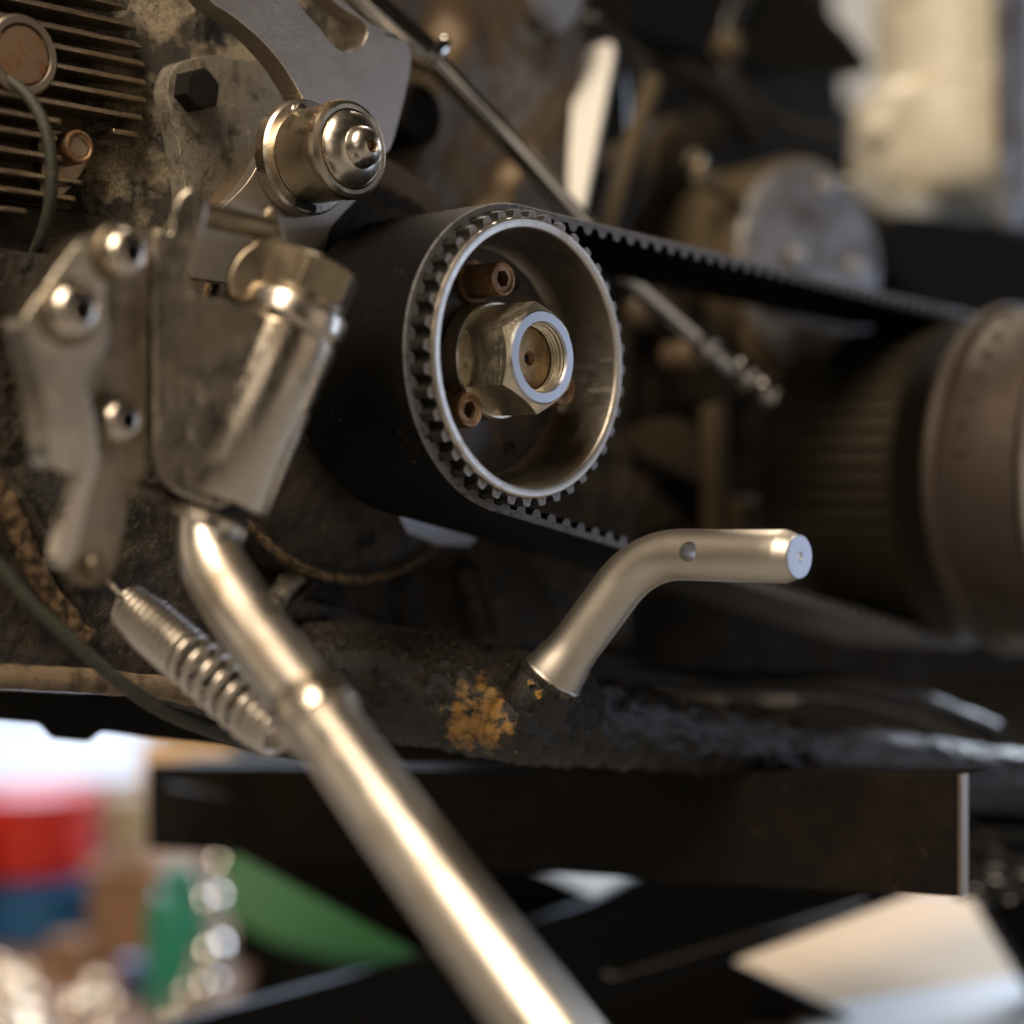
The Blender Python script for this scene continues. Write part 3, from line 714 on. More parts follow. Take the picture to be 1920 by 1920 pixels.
e, z = FP.hit(600, 372, 4.5); mb = MB(); e, z = FP.hit(576, 352, 5.4); th = math.atan2(z, e); mb.box(Fr(FP.pt(21.4 * math.cos(th), 21.4 * math.sin(th), 0), N, E * math.cos(th) + Z * math.sin(th)), -6, 6, -1.6, 1.4, 1, 5.9); mb.build('washer_slot', 'hole_black', brk)
for a in range(6):
    mb = MB(); th = math.radians(100 + a * 11); mb.lathe(Fr(FP.pt(20.6 * math.cos(th), 20.6 * math.sin(th), 27), E * math.cos(th) + Z * math.sin(th), N), [(1.3, 0), (.9, .5), (0, .7)], 8)
    mb.build('rust_bead', 'rust_brown', brk)

# ================================================================== SIDE STAND in the foreground
FS = Fr(P(230, 650, 692))
st = thing('side_stand', 'polished steel stand pivot with button bolts and long bent leg', 'stand', FS.pt(0, -90, -10))
def plate(px_pts, n_front, th, name, mat, bevel=1.2, k=4, fr=FS, sm=True):
    f = fr.shift(0, 0, n_front); pp = smooth(px_pts, k) if sm else px_pts
    v = MB(); v.prism(f, [f.hit(x, y) for x, y in pp], -th, 0); return v.build(name, mat, st, bevel=bevel, seg=3)
plate([(45, 600), (70, 560), (140, 462), (172, 440), (222, 428), (262, 436), (285, 460), (262, 505), (222, 520), (196, 545), (200, 590), (206, 620), (196, 660), (168, 694), (160, 720), (174, 760), (180, 800), (178, 860), (150, 890), (108, 880), (92, 850), (86, 800), (74, 720), (56, 650)], 5, 13, 'flange_plate', 'stand_steel', 4.2)
plate([(120, 640), (196, 470), (240, 440), (279, 440), (279, 640), (277, 860), (262, 905), (246, 935), (232, 1000), (216, 1070), (196, 1098), (160, 1096), (138, 1076), (130, 1040), (150, 960), (160, 880), (140, 760)], -4, 7, 'swing_plate', 'stand_dark', 1.0)
plate([(164, 740), (176, 780), (182, 870), (162, 950), (140, 1040), (124, 1066), (110, 1052), (116, 1000), (138, 930), (158, 850)], 2, 7, 'guard_strip', 'bolt_bright', 2.8)
q0_ = FS.pt(*FS.hit(284, 650, -2), -2)
FT = Fr(q0_, Vector((.22, -.97, .02)))                 # the housing is turned more towards the light than the swing plate
plate([(286, 446), (318, 436), (322, 400), (336, 366), (358, 352), (380, 364), (388, 392), (378, 440), (358, 500), (362, 536), (392, 556), (440, 566), (500, 592), (540, 640), (500, 800), (430, 945), (350, 932), (305, 900), (287, 850), (285, 640)], 0, 12, 'housing', 'stand_steel', 3.6, fr=FT)
# pivot barrel cast into the housing
ea = FT.hit(562, 572, -17.5); eb = FT.hit(405, 936, -17.5)
ba = FT.pt(*ea, -17.5); bb = FT.pt(*eb, -17.5); bd = (ba - bb).normalized()
fba = Fr(bb, bd, FT.n); Lb = (ba - bb).length * 1000; BRd = 20.2
mb = MB(); mb.lathe(fba, [(0, 0), (BRd - 3, 0), (BRd - .8, 0.6), (BRd, 2), (BRd, Lb - 12), (BRd - .9, Lb - 11), (BRd - .7, Lb - 9), (BRd + .4, Lb - 7.5), (BRd + .5, Lb - 2), (BRd - .4, Lb), (8, Lb)], 80)
mb.build('pivot_barrel', 'stand_bright', st)
mb = MB(); mb.lathe(fba, [(10, Lb), (17.2, Lb + .1), (17.2, Lb + 4), (10, Lb + 4)], 48); mb.build('nut_washer', 'stand_dark', st)
hexnut(fba.shift(0, 0, Lb + 4.1), 18.5, 0, 14, 10.0, .5, a0=.25).build('pivot_nut', 'stand_dark', st, ang=25, bevel=.8)
plate([(484, 440), (492, 400), (508, 386), (524, 400), (534, 440), (548, 500), (556, 560), (500, 585), (440, 560), (426, 520), (446, 476)], -14, 9, 'rear_ear', 'stand_dark', 2.4, fr=FT)
q1 = FT.pt(*FT.hit(362, 398, -6), -6); q2 = FT.pt(*FT.hit(512, 430, -17), -17)
mb = MB(); mb.tube([q1, q2], 4.6, 20); mb.build('hinge_pin', 'stand_dark', st)
for (px, py, Rr, n) in ((222, 478, 9.0, 5.2), (128, 585, 10.0, 5.2), (214, 790, 8.4, -3.8)):
    e, z = FS.hit(px, py, n); f = FS.shift(e, z, n)
    mb = MB(); mb.lathe(f, [(Rr + 2.2, 0), (Rr + 2.2, 1.6), (Rr + 1.6, 2.2), (Rr, 2.2)], 40); mb.build('bolt_washer', 'stand_dark', st)
    mb = MB(); mb.lathe(f, [(Rr, 1), (Rr, 3.4), (Rr * .93, 5.4), (Rr * .74, 7.5), (Rr * .5, 8.6), (Rr * .42, 8.7)], 48)
    hd = mb.build('button_bolt', 'bolt_bright', st)
    mb = MB(); mb.lathe(f, [(Rr * .43, 8.7), (Rr * .40, 5.5), (0, 5)], 6); mb.build('hex_socket', 'hole_black', hd)
e, z = FS.hit(176, 1062, -4); mb = MB(); mb.lathe(FS.shift(e, z, -4), [(4.5, -1), (4.5, 2.5), (3.6, 3.6), (0, 3.8)], 24); mb.build('spring_post', 'stand_dark', st)
mb = MB(); mb.tube([FS.pt(*FS.hit(250, 915, -10), -10), FS.pt(*FS.hit(370, 945, -10), -10)], 3.2, 14); mb.build('cross_web', 'rod_dark', st)
# collar under barrel and the leg
mb = MB(); mb.tube([bb + bd * .004, bb - bd * .006], [14.5, 14.5], 40); mb.build('pivot_neck', 'hole_black', st)
mb = MB(); mb.lathe(Fr(bb - bd * .012, bd, N), [(0, 0), (15.0, 0), (16.2, 1.2), (16.2, 5), (15.0, 6.2), (0, 6.2)], 56); mb.build('leg_collar', 'stand_bright', st)
d0 = bb.y * 1000
lp = [P(392, 985, d0 - 3), P(396, 1048, d0 - 8), P(440, 1128, d0 - 20), P(505, 1222, d0 - 38), P(575, 1315, d0 - 56), P(650, 1420, d0 - 75), P(800, 1628, d0 - 110), P(985, 1875, d0 - 146), P(1130, 2070, d0 - 170)]
lp = [Vector(p) for p in smooth([tuple(p) for p in lp], 8, False)]
mb = MB(); mb.tube(lp, [12.4] * len(lp), 56); mb.build('leg', 'leg_steel', st)
def near(px, py): return min(range(len(lp)), key=lambda i: abs((lp[i].x / lp[i].y * FPX + 960) - px) + abs(960 - (lp[i].z - H) / lp[i].y * FPX - py))
i = near(590, 1340); lc = lp[i]; ld = (lp[i + 1] - lp[i - 1]).normalized()
mb = MB(); mb.lathe(Fr(lc, -ld, N), [(12.7, -7), (14.2, -6), (14.8, -3), (14.8, 4), (14.0, 7), (12.7, 8)], 56); mb.build('leg_sleeve', 'stand_bright', st)

# ================================================================== STAND SPRING
sa = P(240, 1134, 752); sb = P(528, 1382, 708); sd = (sb - sa); SL = sd.length * 1000; fs = Fr(sa, sd, Z)
mb = MB(); pts = []; a = 0; n = 0.0; rad = 9.8
while n < SL:
    t = n / SL; p = 3.3 if t < .38 else (3.3 + (t - .38) / .06 * 4.0 if t < .44 else (7.3 if t < .84 else 4.0))
    rr_ = rad * min(1, .80 + t * 1.2) * (1 if t < .85 else 1 - (t - .85) * 1.2)
    pts.append(fs.pt(rr_ * math.cos(a), rr_ * math.sin(a), n)); a += 2 * PI / 22; n += p / 22
mb.tube(pts, 1.62, 12)
spr = thing('stand_spring', 'chrome coil spring stretched from the swing plate to the stand leg', 'spring', sb)
mb.build('coil', 'spring_steel', spr)
mb = MB(); mb.tube([P(176, 1060, 712), P(196, 1080, 725), P(224, 1114, 746), fs.pt(3, 0, 2)], 1.5, 10); mb.build('hook', 'chrome', spr)
mb = MB(); mb.tube([pts[-1], fs.pt(2, 0, SL + 6), P(565, 1368, 688)], 1.5, 10); mb.build('end_hook', 'chrome', spr)

# ================================================================== CHROME ROD behind the belt
rod = thing('chrome_rod', 'long chrome linkage rod passing diagonally behind the belt', 'rod', P(1420, 735, 1120))
r1 = [P(640, -60, 905), P(700, 10, 910), P(790, 90, 915), P(870, 175, 925), P(950, 260, 935), P(1030, 350, 950), P(1110, 440, 965), P(1180, 520, 980), P(1320, 645, 1010), P(1385, 700, 1025)]
r1 = smooth([tuple(p) for p in r1], 5, False)
mb = MB(); mb.tube(r1, 5.6, 24); mb.build('shaft', 'rod_chrome', rod)
r2 = [P(630, -60, 905), P(690, 10, 908), P(800, 104, 913)]
mb = MB(); mb.tube(r2, 8.5, 24); mb.build('sleeve', 'rod_chrome', rod)
mb = MB(); d_ = (P(830, 130, 916) - P(790, 90, 913)).normalized(); mb.lathe(Fr(P(812, 100, 912), d_, Z), [(6, -2), (9.2, -2), (10, -1), (10, 2.5), (9.2, 3.5), (6, 3.5)], 36); mb.build('clamp_ring', 'chrome', rod)
for px, py, d, R in ((1322, 648, 1008, 8), (1398, 702, 1022, 8.5), (1440, 738, 1034, 8)):
    mb = MB(); mb.lathe(Fr(P(px, py, d), Vector((.5, -.6, .5)), Z), [(0, R), (R * .5, R * .87), (R * .87, R * .5), (R, 0), (R * .87, -R * .5), (R * .5, -R * .87), (0, -R)], 24); mb.build('rod_joint', 'chrome', rod)

# ================================================================== CABLES
def cable(pp, r, label, name='cable', mat='cable_green'):
    q = smooth([tuple(P(*p)) for p in pp], 8, False); v = MB(); v.tube(q, r, 14)
    for i, x in enumerate(v.v): v.v[i] = x + Vector((noise.noise(x * 700), 0, noise.noise(x * 720))) * .00025
    return tag(v.build(name, mat, ang=80), label, 'cable')
cable([(-40, 110, 775), (10, 145, 772), (52, 180, 768), (82, 232, 765), (96, 300, 765), (94, 380, 768), (75, 450, 775), (45, 520, 790), (30, 600, 810)], 2.5, 'thin dark green cable hanging in front of the cooling fins')
cable([(-60, 990, 728), (0, 1062, 732), (60, 1132, 736), (140, 1205, 742), (220, 1275, 750), (310, 1335, 758), (420, 1378, 768), (520, 1404, 780), (620, 1422, 790)], 2.9, 'dusty black cable sagging below the coil spring')

# ================================================================== RIGHT SIDE: gearbox, starter motor, tubes, canister
def traced(name, pts, d, th, mat, parent=None, nrm=N, bevel=1.5, k=0, label=None, cat=None, fr=None):
    cx = sum(p[0] for p in pts) / len(pts); cy = sum(p[1] for p in pts) / len(pts)
    f = fr or Fr(P(cx, cy, d), nrm); pp = smooth(pts, k) if k else pts
    v = MB(); v.prism(f, [f.hit(x, y) for x, y in pp], -th, 0)
    o = v.build(name, mat, parent, bevel=bevel)
    if label: tag(o, label, cat)
    return o
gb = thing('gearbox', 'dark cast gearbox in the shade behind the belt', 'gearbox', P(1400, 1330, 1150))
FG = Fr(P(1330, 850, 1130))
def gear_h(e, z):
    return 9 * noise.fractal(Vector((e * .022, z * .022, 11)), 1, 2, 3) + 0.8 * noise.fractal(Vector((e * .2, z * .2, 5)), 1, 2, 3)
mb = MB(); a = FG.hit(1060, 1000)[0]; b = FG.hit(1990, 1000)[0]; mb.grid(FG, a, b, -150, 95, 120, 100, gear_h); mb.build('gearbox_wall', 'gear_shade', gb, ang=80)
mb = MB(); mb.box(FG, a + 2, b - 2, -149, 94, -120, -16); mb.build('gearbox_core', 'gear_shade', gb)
traced('rib', [(1210, 800), (1290, 790), (1350, 850), (1330, 900), (1250, 870), (1200, 850)], 1090, 14, 'case_brown', gb, k=3, bevel=3)
traced('rib', [(1340, 760), (1366, 755), (1372, 1000), (1345, 1010)], 1085, 12, 'case_brown', gb, bevel=3)
traced('rib', [(1175, 900), (1240, 920), (1290, 1000), (1200, 1010), (1170, 960)], 1090, 14, 'case_brown', gb, k=3, bevel=3)
traced('rib', [(1395, 930), (1425, 930), (1430, 1000), (1390, 1010)], 1088, 12, 'case_brown', gb, bevel=3)
for px, py in ((1190, 915), (1475, 1285), (1330, 1300), (1195, 590), (1292, 668)):
    mb = MB(); mb.lathe(Fr(P(px, py, 1075), N), [(0, 8), (5, 7.5), (8, 5), (9, 0), (9, -14)], 20); mb.build('case_bolt', 'case_brown' if px < 1400 else 'plate_alloy', gb)
# starter motor
FM = Fr(P(1528, 492, 1135), Vector((math.sin(TH), -math.cos(TH) * 1.35, 0.02)))
sm_ = thing('starter_motor', 'grey round starter motor with flat scuffed end plate above the belt', 'motor', FM.pt(0, -58, -30))
mb = MB(); mb.lathe(FM, [(0, 0), (53, 0), (58, -1), (60, -3), (61, -6)], 80); mb.build('end_plate', 'motor_grey', sm_)
mb = MB(); mb.lathe(FM, [(60.5, -5), (63.5, -7), (64, -14), (63, -18), (62, -90), (0, -90)], 80); mb.build('body', 'gear_brown', sm_)
for px, py in ((1490, 480), (1600, 500), (1545, 350)):
    e, z = FM.hit(px, py); mb = MB(); mb.lathe(FM.shift(e, z, 0), [(0, 5), (4.5, 4.6), (5.5, 2.5), (5.5, 0)], 24); mb.build('end_bolt', 'plate_alloy', sm_)
traced('terminal_strip', [(1440, 568), (1500, 578), (1560, 592), (1660, 610), (1655, 640), (1560, 622), (1450, 590)], 1120, 10, 'motor_grey', sm_, bevel=2)
traced('bracket_arm', [(1410, 590), (1440, 590), (1432, 650), (1470, 720), (1450, 730), (1415, 670)], 1118, 8, 'case_brown', sm_, k=3)
# cream canister
cc = thing('oil_canister', 'cream painted oil canister stained near its base', 'canister', P(1790, 330, 1330))
mb = MB(); f = Fr(P(1800, 330, 1330), (0, 0, 1), (0, 1, 0))
mb.lathe(f, [(0, -24), (44, -24), (56, -21), (66, -14), (72, -4), (74, 8), (74, 40), (71, 50), (62, 55), (58, 60)] + [(58, 70 + k * 10) for k in range(14)] + [(0, 212)], 96)
for i, v in enumerate(mb.v):
    c = Vector((f.o.x, f.o.y, v.z)); dd = v - c
    if dd.length > 1e-4: mb.v[i] = v + dd.normalized() * .0025 * noise.fractal(v * 22, 1, 2, 3)
mb.build('canister_body', 'cream_paint', cc, ang=60)
mb = MB(); mb.lathe(Fr(P(1650, 235, 1290), (-.3, -.9, .2)), [(0, 10), (8, 9), (13, 6), (14, 0), (14, -30)], 32); mb.build('side_boss', 'cream_paint', cc, ang=80)
traced('mount_foot', [(1600, 330), (1680, 350), (1790, 365), (1780, 395), (1690, 412), (1630, 380)], 1262, 12, 'cream_paint', cc, k=3, bevel=4)
traced('clamp_strap', [(1880, -40), (1935, -40), (1935, 430), (1890, 420)], 1250, 8, 'motor_grey', cc, bevel=1)
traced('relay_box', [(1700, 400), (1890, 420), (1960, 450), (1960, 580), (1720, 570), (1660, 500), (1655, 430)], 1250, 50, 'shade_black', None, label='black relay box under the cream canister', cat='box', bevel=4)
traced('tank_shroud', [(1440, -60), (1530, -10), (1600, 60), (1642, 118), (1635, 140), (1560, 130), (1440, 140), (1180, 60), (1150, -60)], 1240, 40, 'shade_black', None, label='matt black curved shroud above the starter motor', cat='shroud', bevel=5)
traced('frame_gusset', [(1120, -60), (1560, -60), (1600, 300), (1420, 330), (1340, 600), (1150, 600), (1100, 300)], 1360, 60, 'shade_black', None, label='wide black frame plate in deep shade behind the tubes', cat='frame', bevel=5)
traced('window_pane', [(1480, -120), (1720, -120), (1720, 190), (1480, 190)], 2300, 4, 'white_sheet', None, label='pale bluish panel glimpsed beside the cream canister', cat='panel', nrm=(0, -1, 0))
# tubes between rod and starter
def tube_thing(name, pp, r, mat, label, cat):
    v = MB(); v.tube([P(*p) for p in pp], r, 24); return tag(v.build(name, mat), label, cat)
tube_thing('frame_tube', [(1225, 150, 1090), (1165, 330, 1060), (1110, 520, 1040)], 5.5, 'gear_brown', 'slim grey tube rising beside the pale strap', 'tube')
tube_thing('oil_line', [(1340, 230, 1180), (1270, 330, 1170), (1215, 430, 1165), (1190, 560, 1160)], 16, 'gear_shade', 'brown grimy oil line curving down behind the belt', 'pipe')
traced('pale_strap', smooth([(1076, 130), (1094, 112), (1104, 90), (1130, 80), (1150, 82), (1145, 130), (1122, 250), (1104, 340), (1090, 400), (1068, 400), (1064, 320), (1070, 220)], 2), 1040, 5, 'white_paint', None, label='pale cream painted strap standing behind the chrome rod', cat='strap', bevel=1, nrm=Vector((-.25, -.8, .5)))
fz = thing('hose_fitting', 'small brassy hose fitting on the brown oil line', 'fitting', P(1330, 350, 1090))
for px, py, R in ((1303, 297, 6), (1320, 330, 7.5)):
    mb = MB(); mb.lathe(Fr(P(px, py, 1090), Vector((.3, -.8, .3))), [(0, R), (R * .6, R * .8), (R, 0), (R * .6, -R * .8), (0, -R)], 20); mb.build('ball_end', 'brass_steel', fz)
mb = MB(); mb.tube([P(1315, 330, 1090), P(1385, 375, 1100)], 5, 16); mb.build('stem', 'gear_brown', fz)

# clutter between the cylinders and the starter
def hose(pp, r, mat, label, name='hose'):
    q = smooth([tuple(P(*p)) for p in pp], 8, False); v = MB(); v.tube(q, r, 20); return tag(v.build(name, mat, ang=80), label, 'hose')
M('hose_black', (0.012, 0.011, 0.010), 0, 0.30)
hose([(1130, -40, 1180), (1190, 60, 1175), (1280, 130, 1180), (1360, 180, 1190), (1420, 260, 1200)], 9, 'hose_black', 'black rubber hose looping across the frame plate')
hose([(1400, -40, 1210), (1360, 60, 1200), (1370, 150, 1195), (1450, 230, 1200), (1560, 260, 1220)], 6, 'hose_black', 'thin black hose under the matt shroud')
hose([(1010, -40, 1080), (1060, 40, 1085), (1130, 60, 1090), (1190, 120, 1100), (1200, 260, 1110)], 7, 'hose_black', 'black hose bending down beside the pale strap')
cb_ = thing('coil_bracket', 'rust brown coil bracket with worn bolts above the belt', 'bracket', P(1280, 430, 1180))
traced('bracket_plate', [(1235, 240), (1300, 225), (1350, 300), (1330, 420), (1260, 440), (1225, 340)], 1185, 8, 'gear_brown', cb_, k=3, bevel=3)
for px, py, R_, m_ in ((1300, 296, 7, 'brass_steel'), (1290, 395, 6, 'brass_steel'), (1255, 330, 6, 'plate_alloy')):
    mb = MB(); mb.lathe(Fr(P(px, py, 1172), N), [(0, 7), (R_ * .6, 6.6), (R_, 4), (R_, -4)], 20); mb.build('bracket_bolt', m_, cb_)
hd_ = thing('header_casting', 'dusty brown header casting at the top of the engine bay', 'casting', P(950, 150, 1040))
traced('casting_body', [(800, -60), (1100, -60), (1090, 40), (1010, 110), (930, 190), (860, 150), (810, 60)], 1040, 40, 'case_brown', hd_, k=4, bevel=10)
traced('casting_lip', [(1000, -60), (1080, -60), (1095, 10), (1060, 60), (1010, 40)], 1020, 10, 'motor_grey', hd_, k=3, bevel=4)
for px, py in ((1365, 85), (1150, 300), (1080, 350), (1020, 240)):
    mb = MB(); mb.lathe(Fr(P(px, py, 1120), Vector((.2, -.9, .3))), [(0, 8), (5, 7), (8, 4), (8.5, -6)], 20); mb.build('casting_stud', 'gear_brown', hd_)

# ================================================================== LOWER FRAME: rails, strips
def pipe(name, pp, r, mat, label, cat, lump=0.0):
    q = smooth([tuple(P(*p)) for p in pp], 12, False); v = MB(); v.tube(q, r, 40)
    if lump:
        for i, x in enumerate(v.v): v.v[i] = x + (x - Vector(q[min(i // 40, len(q) - 1)])).normalized() * lump * .001 * noise.fractal(x * 120, 1, 2, 3)
    return tag(v.build(name, mat, ang=80), label, cat)
pipe('brake_pipe', [(1080, 1250, 960), (1300, 1280, 990), (1560, 1285, 1010), (1720, 1320, 1030), (1860, 1375, 1050)], 7, 'rail_rough', 'thin wavy black pipe above the frame tube', 'pipe', 0.8)
pipe('sump_edge', [(-80, 1268, 742), (150, 1275, 772), (330, 1296, 800), (480, 1338, 822)], 5.0, 'dusty_edge', 'dusty tan lip along the bottom of the engine', 'lip', 0.8)
traced('skid_plate', [(-80, 1285), (420, 1310), (560, 1360), (800, 1400), (1120, 1390), (1120, 1425), (800, 1432), (560, 1425), (420, 1400), (280, 1385), (188, 1372), (165, 1392), (95, 1385), (72, 1358), (-80, 1345)], 905, 30, 'black_paint', None, nrm=(0.1, -1, 0), label='black skid plate with notched lower edge under the engine', cat='plate', bevel=2)

# ================================================================== LIFT: beam and crossed arms
p1 = P(275, 1512, 1180); p2 = P(1795, 1568, 852); bdv = (p2 - p1); fl_ = Fr(p1, bdv.cross(Z), Z)
Lw = Vector((bdv.x, bdv.y, 0)).length * 1000; tilt = bdv.z * 1000 / Lw
lb = thing('lift_beam', 'black steel channel beam of the lift with a bare cut end', 'beam', p1)
mb = MB(); f = Fr(p1, bdv.cross(Z), Z)
if f.n.y > 0: f = Fr(p1, -bdv.cross(Z), Z)
sg = 1 if f.e.dot(bdv) > 0 else -1
q = [(0, -27), (sg * Lw, -27 + tilt * Lw), (sg * Lw, 27 + tilt * Lw), (0, 27)]
mb.prism(f, q, -7, 0); mb.build('beam_web', 'beam_black', lb, bevel=1.0)
mb = MB(); mb.prism(f, [(0, 20), (sg * Lw, 20 + tilt * Lw), (sg * Lw, 26 + tilt * Lw), (0, 26)], -46, -7.1); mb.build('beam_flange', 'beam_black', lb, bevel=1.0)
mb = MB(); mb.prism(f, [(sg * (Lw + .3), -27 + tilt * Lw), (sg * (Lw + 2.2), -27 + tilt * Lw), (sg * (Lw + 2.2), 27.5 + tilt * Lw), (sg * (Lw + .3), 27.5 + tilt * Lw)], -7, .6); mb.build('cut_end', 'bare_edge', lb, bevel=.4)
e, z = f.hit(335, 1530); mb = MB(); mb.lathe(f.shift(e, z, 0), [(9, .5), (8, .6), (7, -1), (0, -1.5)], 24); mb.build('bolt_hole', 'hole_black', lb)
la = traced('lift_arm', [(300, 1925), (780, 1795), (1110, 1690), (1300, 1590), (1760, 1660), (1385, 1800), (1000, 1940), (500, 2060)], 1080, 20, 'black_gloss', None, nrm=(0.05, -1, .12), label='glossy black lift arm slanting up to the right', cat='lift arm', bevel=3)
traced('lift_arm', [(300, 1470), (440, 1600), (780, 1787), (1250, 2050), (1900, 2050), (1385, 1806), (1020, 1640), (800, 1560)], 1120, 20, 'beam_black', None, nrm=(0.05, -1, .1), label='matt black lift arm slanting down to the right', cat='lift arm', bevel=3)
traced('edge_glint', [(1130, 1822), (1420, 1737), (1620, 1678), (1625, 1688), (1425, 1750), (1150, 1832)], 1070, 3, 'rod_chrome', la, nrm=(0.05, -1, .6), bevel=.5)  # chrome strip put in as the sheen along the arm's edge
fbg = Fr(P(1880, 1565, 1040), (-.25, -1, .25)); mb = MB()
mb.grid(fbg, -26, 60, -35, 34, 90, 90, lambda e, z: 9 * noise.fractal(Vector((e * .02 + z * .02, z * .06, 21)), 1.2, 2, 3) - (e * e + z * z) * .004)
mb.box(fbg, -24, 58, -34, 33, -40, -24)
tag(mb.build('plastic_bag', 'bag_black', ang=80), 'crumpled glossy black plastic bag beyond the beam end', 'bag')

# ================================================================== BACKGROUND: boxes, bins and the tool trolley
def hz(h): return Fr((0, 1.5, H - h), (0, 0, 1), (0, 1, 0))
f = hz(.300)
bx = thing('cardboard_carton', 'tan carton with a white sheet on its top under the lift', 'carton', (0.33, 1.3, 0))
mb = MB(); mb.prism(f, [f.hit(x, y) for x, y in ((1220, 1660), (1835, 1672), (2010, 1930), (1500, 2010), (1320, 1850))], -296, 0); mb.build('carton_body', 'tan_board', bx, bevel=2)
mb = MB(); f2 = hz(.297); mb.prism(f2, [f2.hit(x, y) for x, y in ((1470, 1898), (1920, 1828), (2050, 1822), (2050, 2010), (1600, 2010))], -2.5, 0); mb.build('white_sheet', 'white_sheet', bx)
f = Fr(P(300, 1700, 1450), (0, -1, 0))
TZ = .385
tr = thing('tool_trolley', 'low wooden trolley top holding jars, nuts and bins', 'trolley', (-0.42, 1.75, 0))
f = hz(TZ); mb = MB(); mb.box(f, -720, -222, -230, 900, -14, 0); mb.build('trolley_top', 'wood_tray', tr, bevel=2)
mb = MB(); mb.box(f, -720, -222, -236, -230.5, -16, 8); mb.build('front_lip', 'plate_alloy', tr, bevel=1)
for x, y in ((-700, -210), (-240, -210), (-700, 880), (-240, 880)):
    mb = MB(); mb.box(f, x - 14, x + 14, y - 14, y + 14, -(H - TZ) * 1000, -14.2); mb.build('trolley_leg', 'wood_tray', tr)
def bin_(px0, px1, py0, d, h, depth, mat, name, label, z=TZ):
    x0 = (px0 - 960) / FPX * d; x1 = (px1 - 960) / FPX * d; f = Fr((0, d * .001, H - z), (0, 0, 1), (0, 1, 0))
    root = thing(name, label, name.split('_')[-1], ((x0 + x1) / 2000, d * .001, H - z))
    v = MB(); v.prism(f, [(x0, 0), (x1, 0), (x1, depth), (x0, depth)], 0.5, h); v.build('bin_body', mat, root, bevel=4)
    v = MB(); v.prism(f, [(x0 - 4, -4), (x1 + 4, -4), (x1 + 4, depth + 4), (x0 - 4, depth + 4)], h + .2, h + 9); v.build('bin_rim', mat, root, bevel=2)
    return root
zz = lambda py, d: (py - 960) / FPX * d * .001
def bucket(px, d, R, h, mat, name, label, z, ribs=4, seg=48, squash=1.0):
    b = Vector(((px - 960) / FPX * d * .001, d * .001, H - z)); root = thing(name, label, name.split('_')[-1], b); f = Fr(b, (0, 0, 1), (0, 1, 0))
    pr = [(0, .5), (R * .88, .5)]
    for k in range(ribs): pr += [(R * (.9 + .1 * (k + .2) / ribs), h * (k + .1) / ribs), (R * (.93 + .1 * (k + .5) / ribs), h * (k + .5) / ribs), (R * (.9 + .1 * (k + .9) / ribs), h * (k + .9) / ribs)]
    v = MB(); v.lathe(f, pr, seg); v.build('bucket_wall', mat, root)
    v = MB(); v.lathe(f, [(R * .98, h * .97), (R * 1.05, h * .98), (R * 1.06, h * 1.02), (R * .9, h * 1.03), (R * .6, h * 1.08), (0, h * 1.1)], seg); v.build('bucket_lid', mat, root)
    return root
bucket(70, 1750, 62, (TZ - zz(1650, 1750)) * 1000, 'blue_plastic', 'blue_tub', 'ribbed blue plastic tub under the red one on the trolley', TZ)
bucket(62, 1760, 58, (zz(1636, 1760) - zz(1490, 1760)) * 1000, 'red_plastic', 'red_tub', 'bright red ribbed tub stacked on the blue one', zz(1632, 1760), ribs=5)
bucket(-130, 1700, 50, (TZ - zz(1560, 1700)) * 1000, 'red_plastic', 'red_can', 'dark red can beside the ribbed red tub', TZ, ribs=2)
bucket(215, 1900, 26, (TZ - zz(1480, 1900)) * 1000, 'navy_plastic', 'navy_can', 'narrow navy can behind the cardboard box', TZ, ribs=3)
bin_(165, 292, 1610, 1640, (TZ - zz(1625, 1640)) * 1000 - 10, 100, 'cardboard', 'brown_box', 'brown cardboard box beside the blue tub', z=TZ)
bucket(245, 1690, 22, (zz(1612, 1690) - zz(1515, 1690)) * 1000, 'card_beige', 'beige_jar', 'squat beige jar standing on the brown cardboard box', zz(1612, 1640), ribs=2)
bucket(130, 1580, 16, 34, 'cardboard', 'brown_jar', 'small brown jar in front of the blue tub', TZ, ribs=2)
bucket(255, 1520, 14, 30, 'navy_plastic', 'dark_jar', 'small dark jar among the loose nuts', TZ, ribs=2)
f = hz(.255); mb = MB(); mb.prism(f, [f.hit(x, y) for x, y in ((-300, 1330), (300, 1330), (285, 1462), (-300, 1462))], -345, 0)
tag(mb.build('white_cabinet', 'cabinet_white', bevel=3), 'low white cabinet with a bright top behind the red bin', 'cabinet')
traced('cream_plank', [(262, 1385), (420, 1392), (470, 1450), (600, 1470), (262, 1465)], 1500, 20, 'tan_board', None, nrm=(.1, -.6, .7), label='cream plank lying along the lift behind the stand leg', cat='plank')
gp = traced('green_sheet', [(425, 1575), (800, 1770), (800, 1800), (640, 1800), (520, 1770), (425, 1720)], 1420, 6, 'green_paint', None, nrm=(.1, -.9, .35), label='bright green painted sheet leaning under the lift', cat='sheet')
traced('dark_backing', [(430, 1700), (860, 1700), (860, 2040), (430, 2040)], 1640, 220, 'shade_black', None, nrm=(0, -1, 0), label='added black chest in the shade behind the green sheet', cat='backing', bevel=4)  # black slab added so the lit floor reads dark here
traced('dark_filler', [(1843, 1688), (2010, 1688), (2010, 1960), (1975, 1905), (1925, 1825)], 1120, 60, 'shade_black', None, nrm=(0, -1, 0), label='added black block darkening the gap beside the tan carton', cat='block', bevel=3)  # added to cover the bright floor right of the carton with black
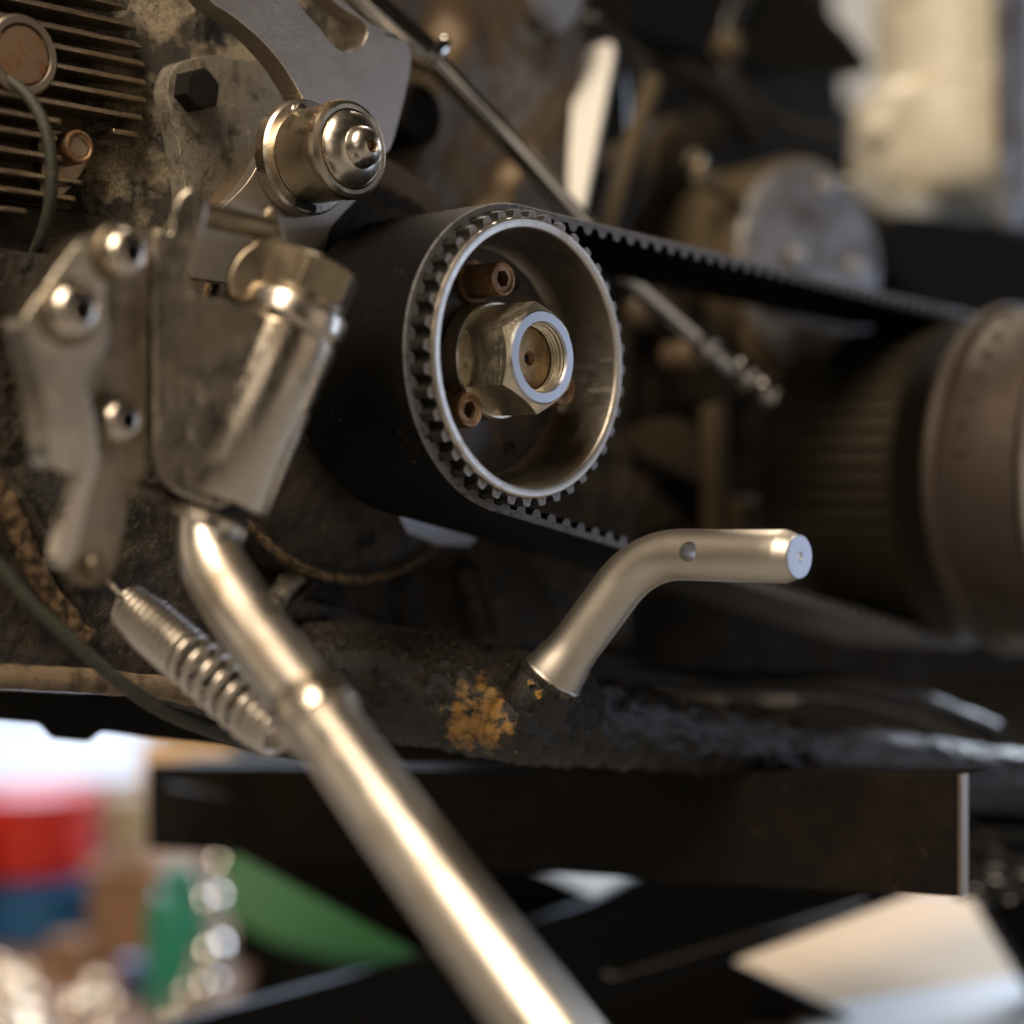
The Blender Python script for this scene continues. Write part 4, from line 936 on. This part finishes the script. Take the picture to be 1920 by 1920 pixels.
# teal bottle and shiny jars
def jar(px, py, d, R, h, mat, lid, name, label, cat, group=None):
    b = P(px, py, d); root = thing(name, label, cat, b, group); f = Fr(b, (0, 0, 1), (0, 1, 0))
    v = MB(); v.lathe(f, [(0, 0), (R, 0), (R, h * .7), (R * .8, h * .8), (R * .45, h * .84), (R * .45, h * .9)], 32); v.build('body', mat, root)
    v = MB(); v.lathe(f, [(R * .5, h * .86), (R * .55, h * .9), (R * .5, h * .97), (R * .3, h), (0, h * 1.01)], 24); v.build('cap', lid, root)
    return root
jar(335, 1880, 1480, 26, 105, 'teal_plastic', 'teal_plastic', 'teal_bottle', 'teal plastic bottle beside the chrome sockets', 'bottle')
def socket(px, py, d, R, h, label):
    b = P(px, py, d); f = Fr(b, (0, 0, 1), (0, 1, 0)); v = MB()
    v.lathe(f, [(0, 0), (R, 0), (R, h * .4), (R * .98, h * .55), (R * .85, h * .72), (R * .62, h * .86), (R * .3, h * .97), (0, h)], 32)
    tag(v.build('chrome_socket', 'chrome', origin=b), label, 'socket', 'chrome sockets by the teal bottle')
for px, py, d, R, h in ((412, 1650, 1500, 15, 28), (388, 1725, 1480, 15, 28), (392, 1830, 1460, 17, 34), (385, 1880, 1450, 15, 26), (350, 1890, 1440, 12, 22)):
    socket(px, py, d, R, h, 'domed chrome socket stacked beside the teal bottle')
random.seed(11)
hn = hexnut(ID, 11, 0, 9, 5, .5); hn_me = local_mesh('loose_nut', hn, 'brass_steel', 25)
bl = MB(); bl.lathe(ID, [(0, 0), (9, 0), (9, 6), (7.5, 10), (4, 12.5), (0, 13)], 28); bl_me = local_mesh('acorn_nut', bl, 'nut_shiny', 40)
for k in range(24):
    px = random.uniform(-20, 330); d = random.uniform(1300, 1580)
    y = H - TZ + .001
    o = bpy.data.objects.new('acorn_nut', bl_me); COL.objects.link(o)
    o.location = ((px - 960) / FPX * d * .001, d * .001, y); o.rotation_euler = (random.uniform(-.1, .1), random.uniform(-.1, .1), random.uniform(0, 6)); s_ = random.uniform(.9, 1.6); o.scale = (s_, s_, s_)
    tag(o, 'brassy domed nut lying loose on the trolley top', 'nut', 'loose domed nuts on the trolley')
# lint specks on the belt back
random.seed(5); mb = MB()
for k in range(60):
    a = random.uniform(aT + .15, aB + 2 * PI - .3); n = random.uniform(BN1 + 3, BN0 - 2); r = BR + BT + .12
    hair(F0.pt(r * math.cos(a), r * math.sin(a), n), random.choice((.0005, .0008, .0012, .0025)), 0.06)
tag(mb.build('lint', 'dust_brown'), 'pale lint specks stuck to the back of the black belt', 'lint', kind='stuff')
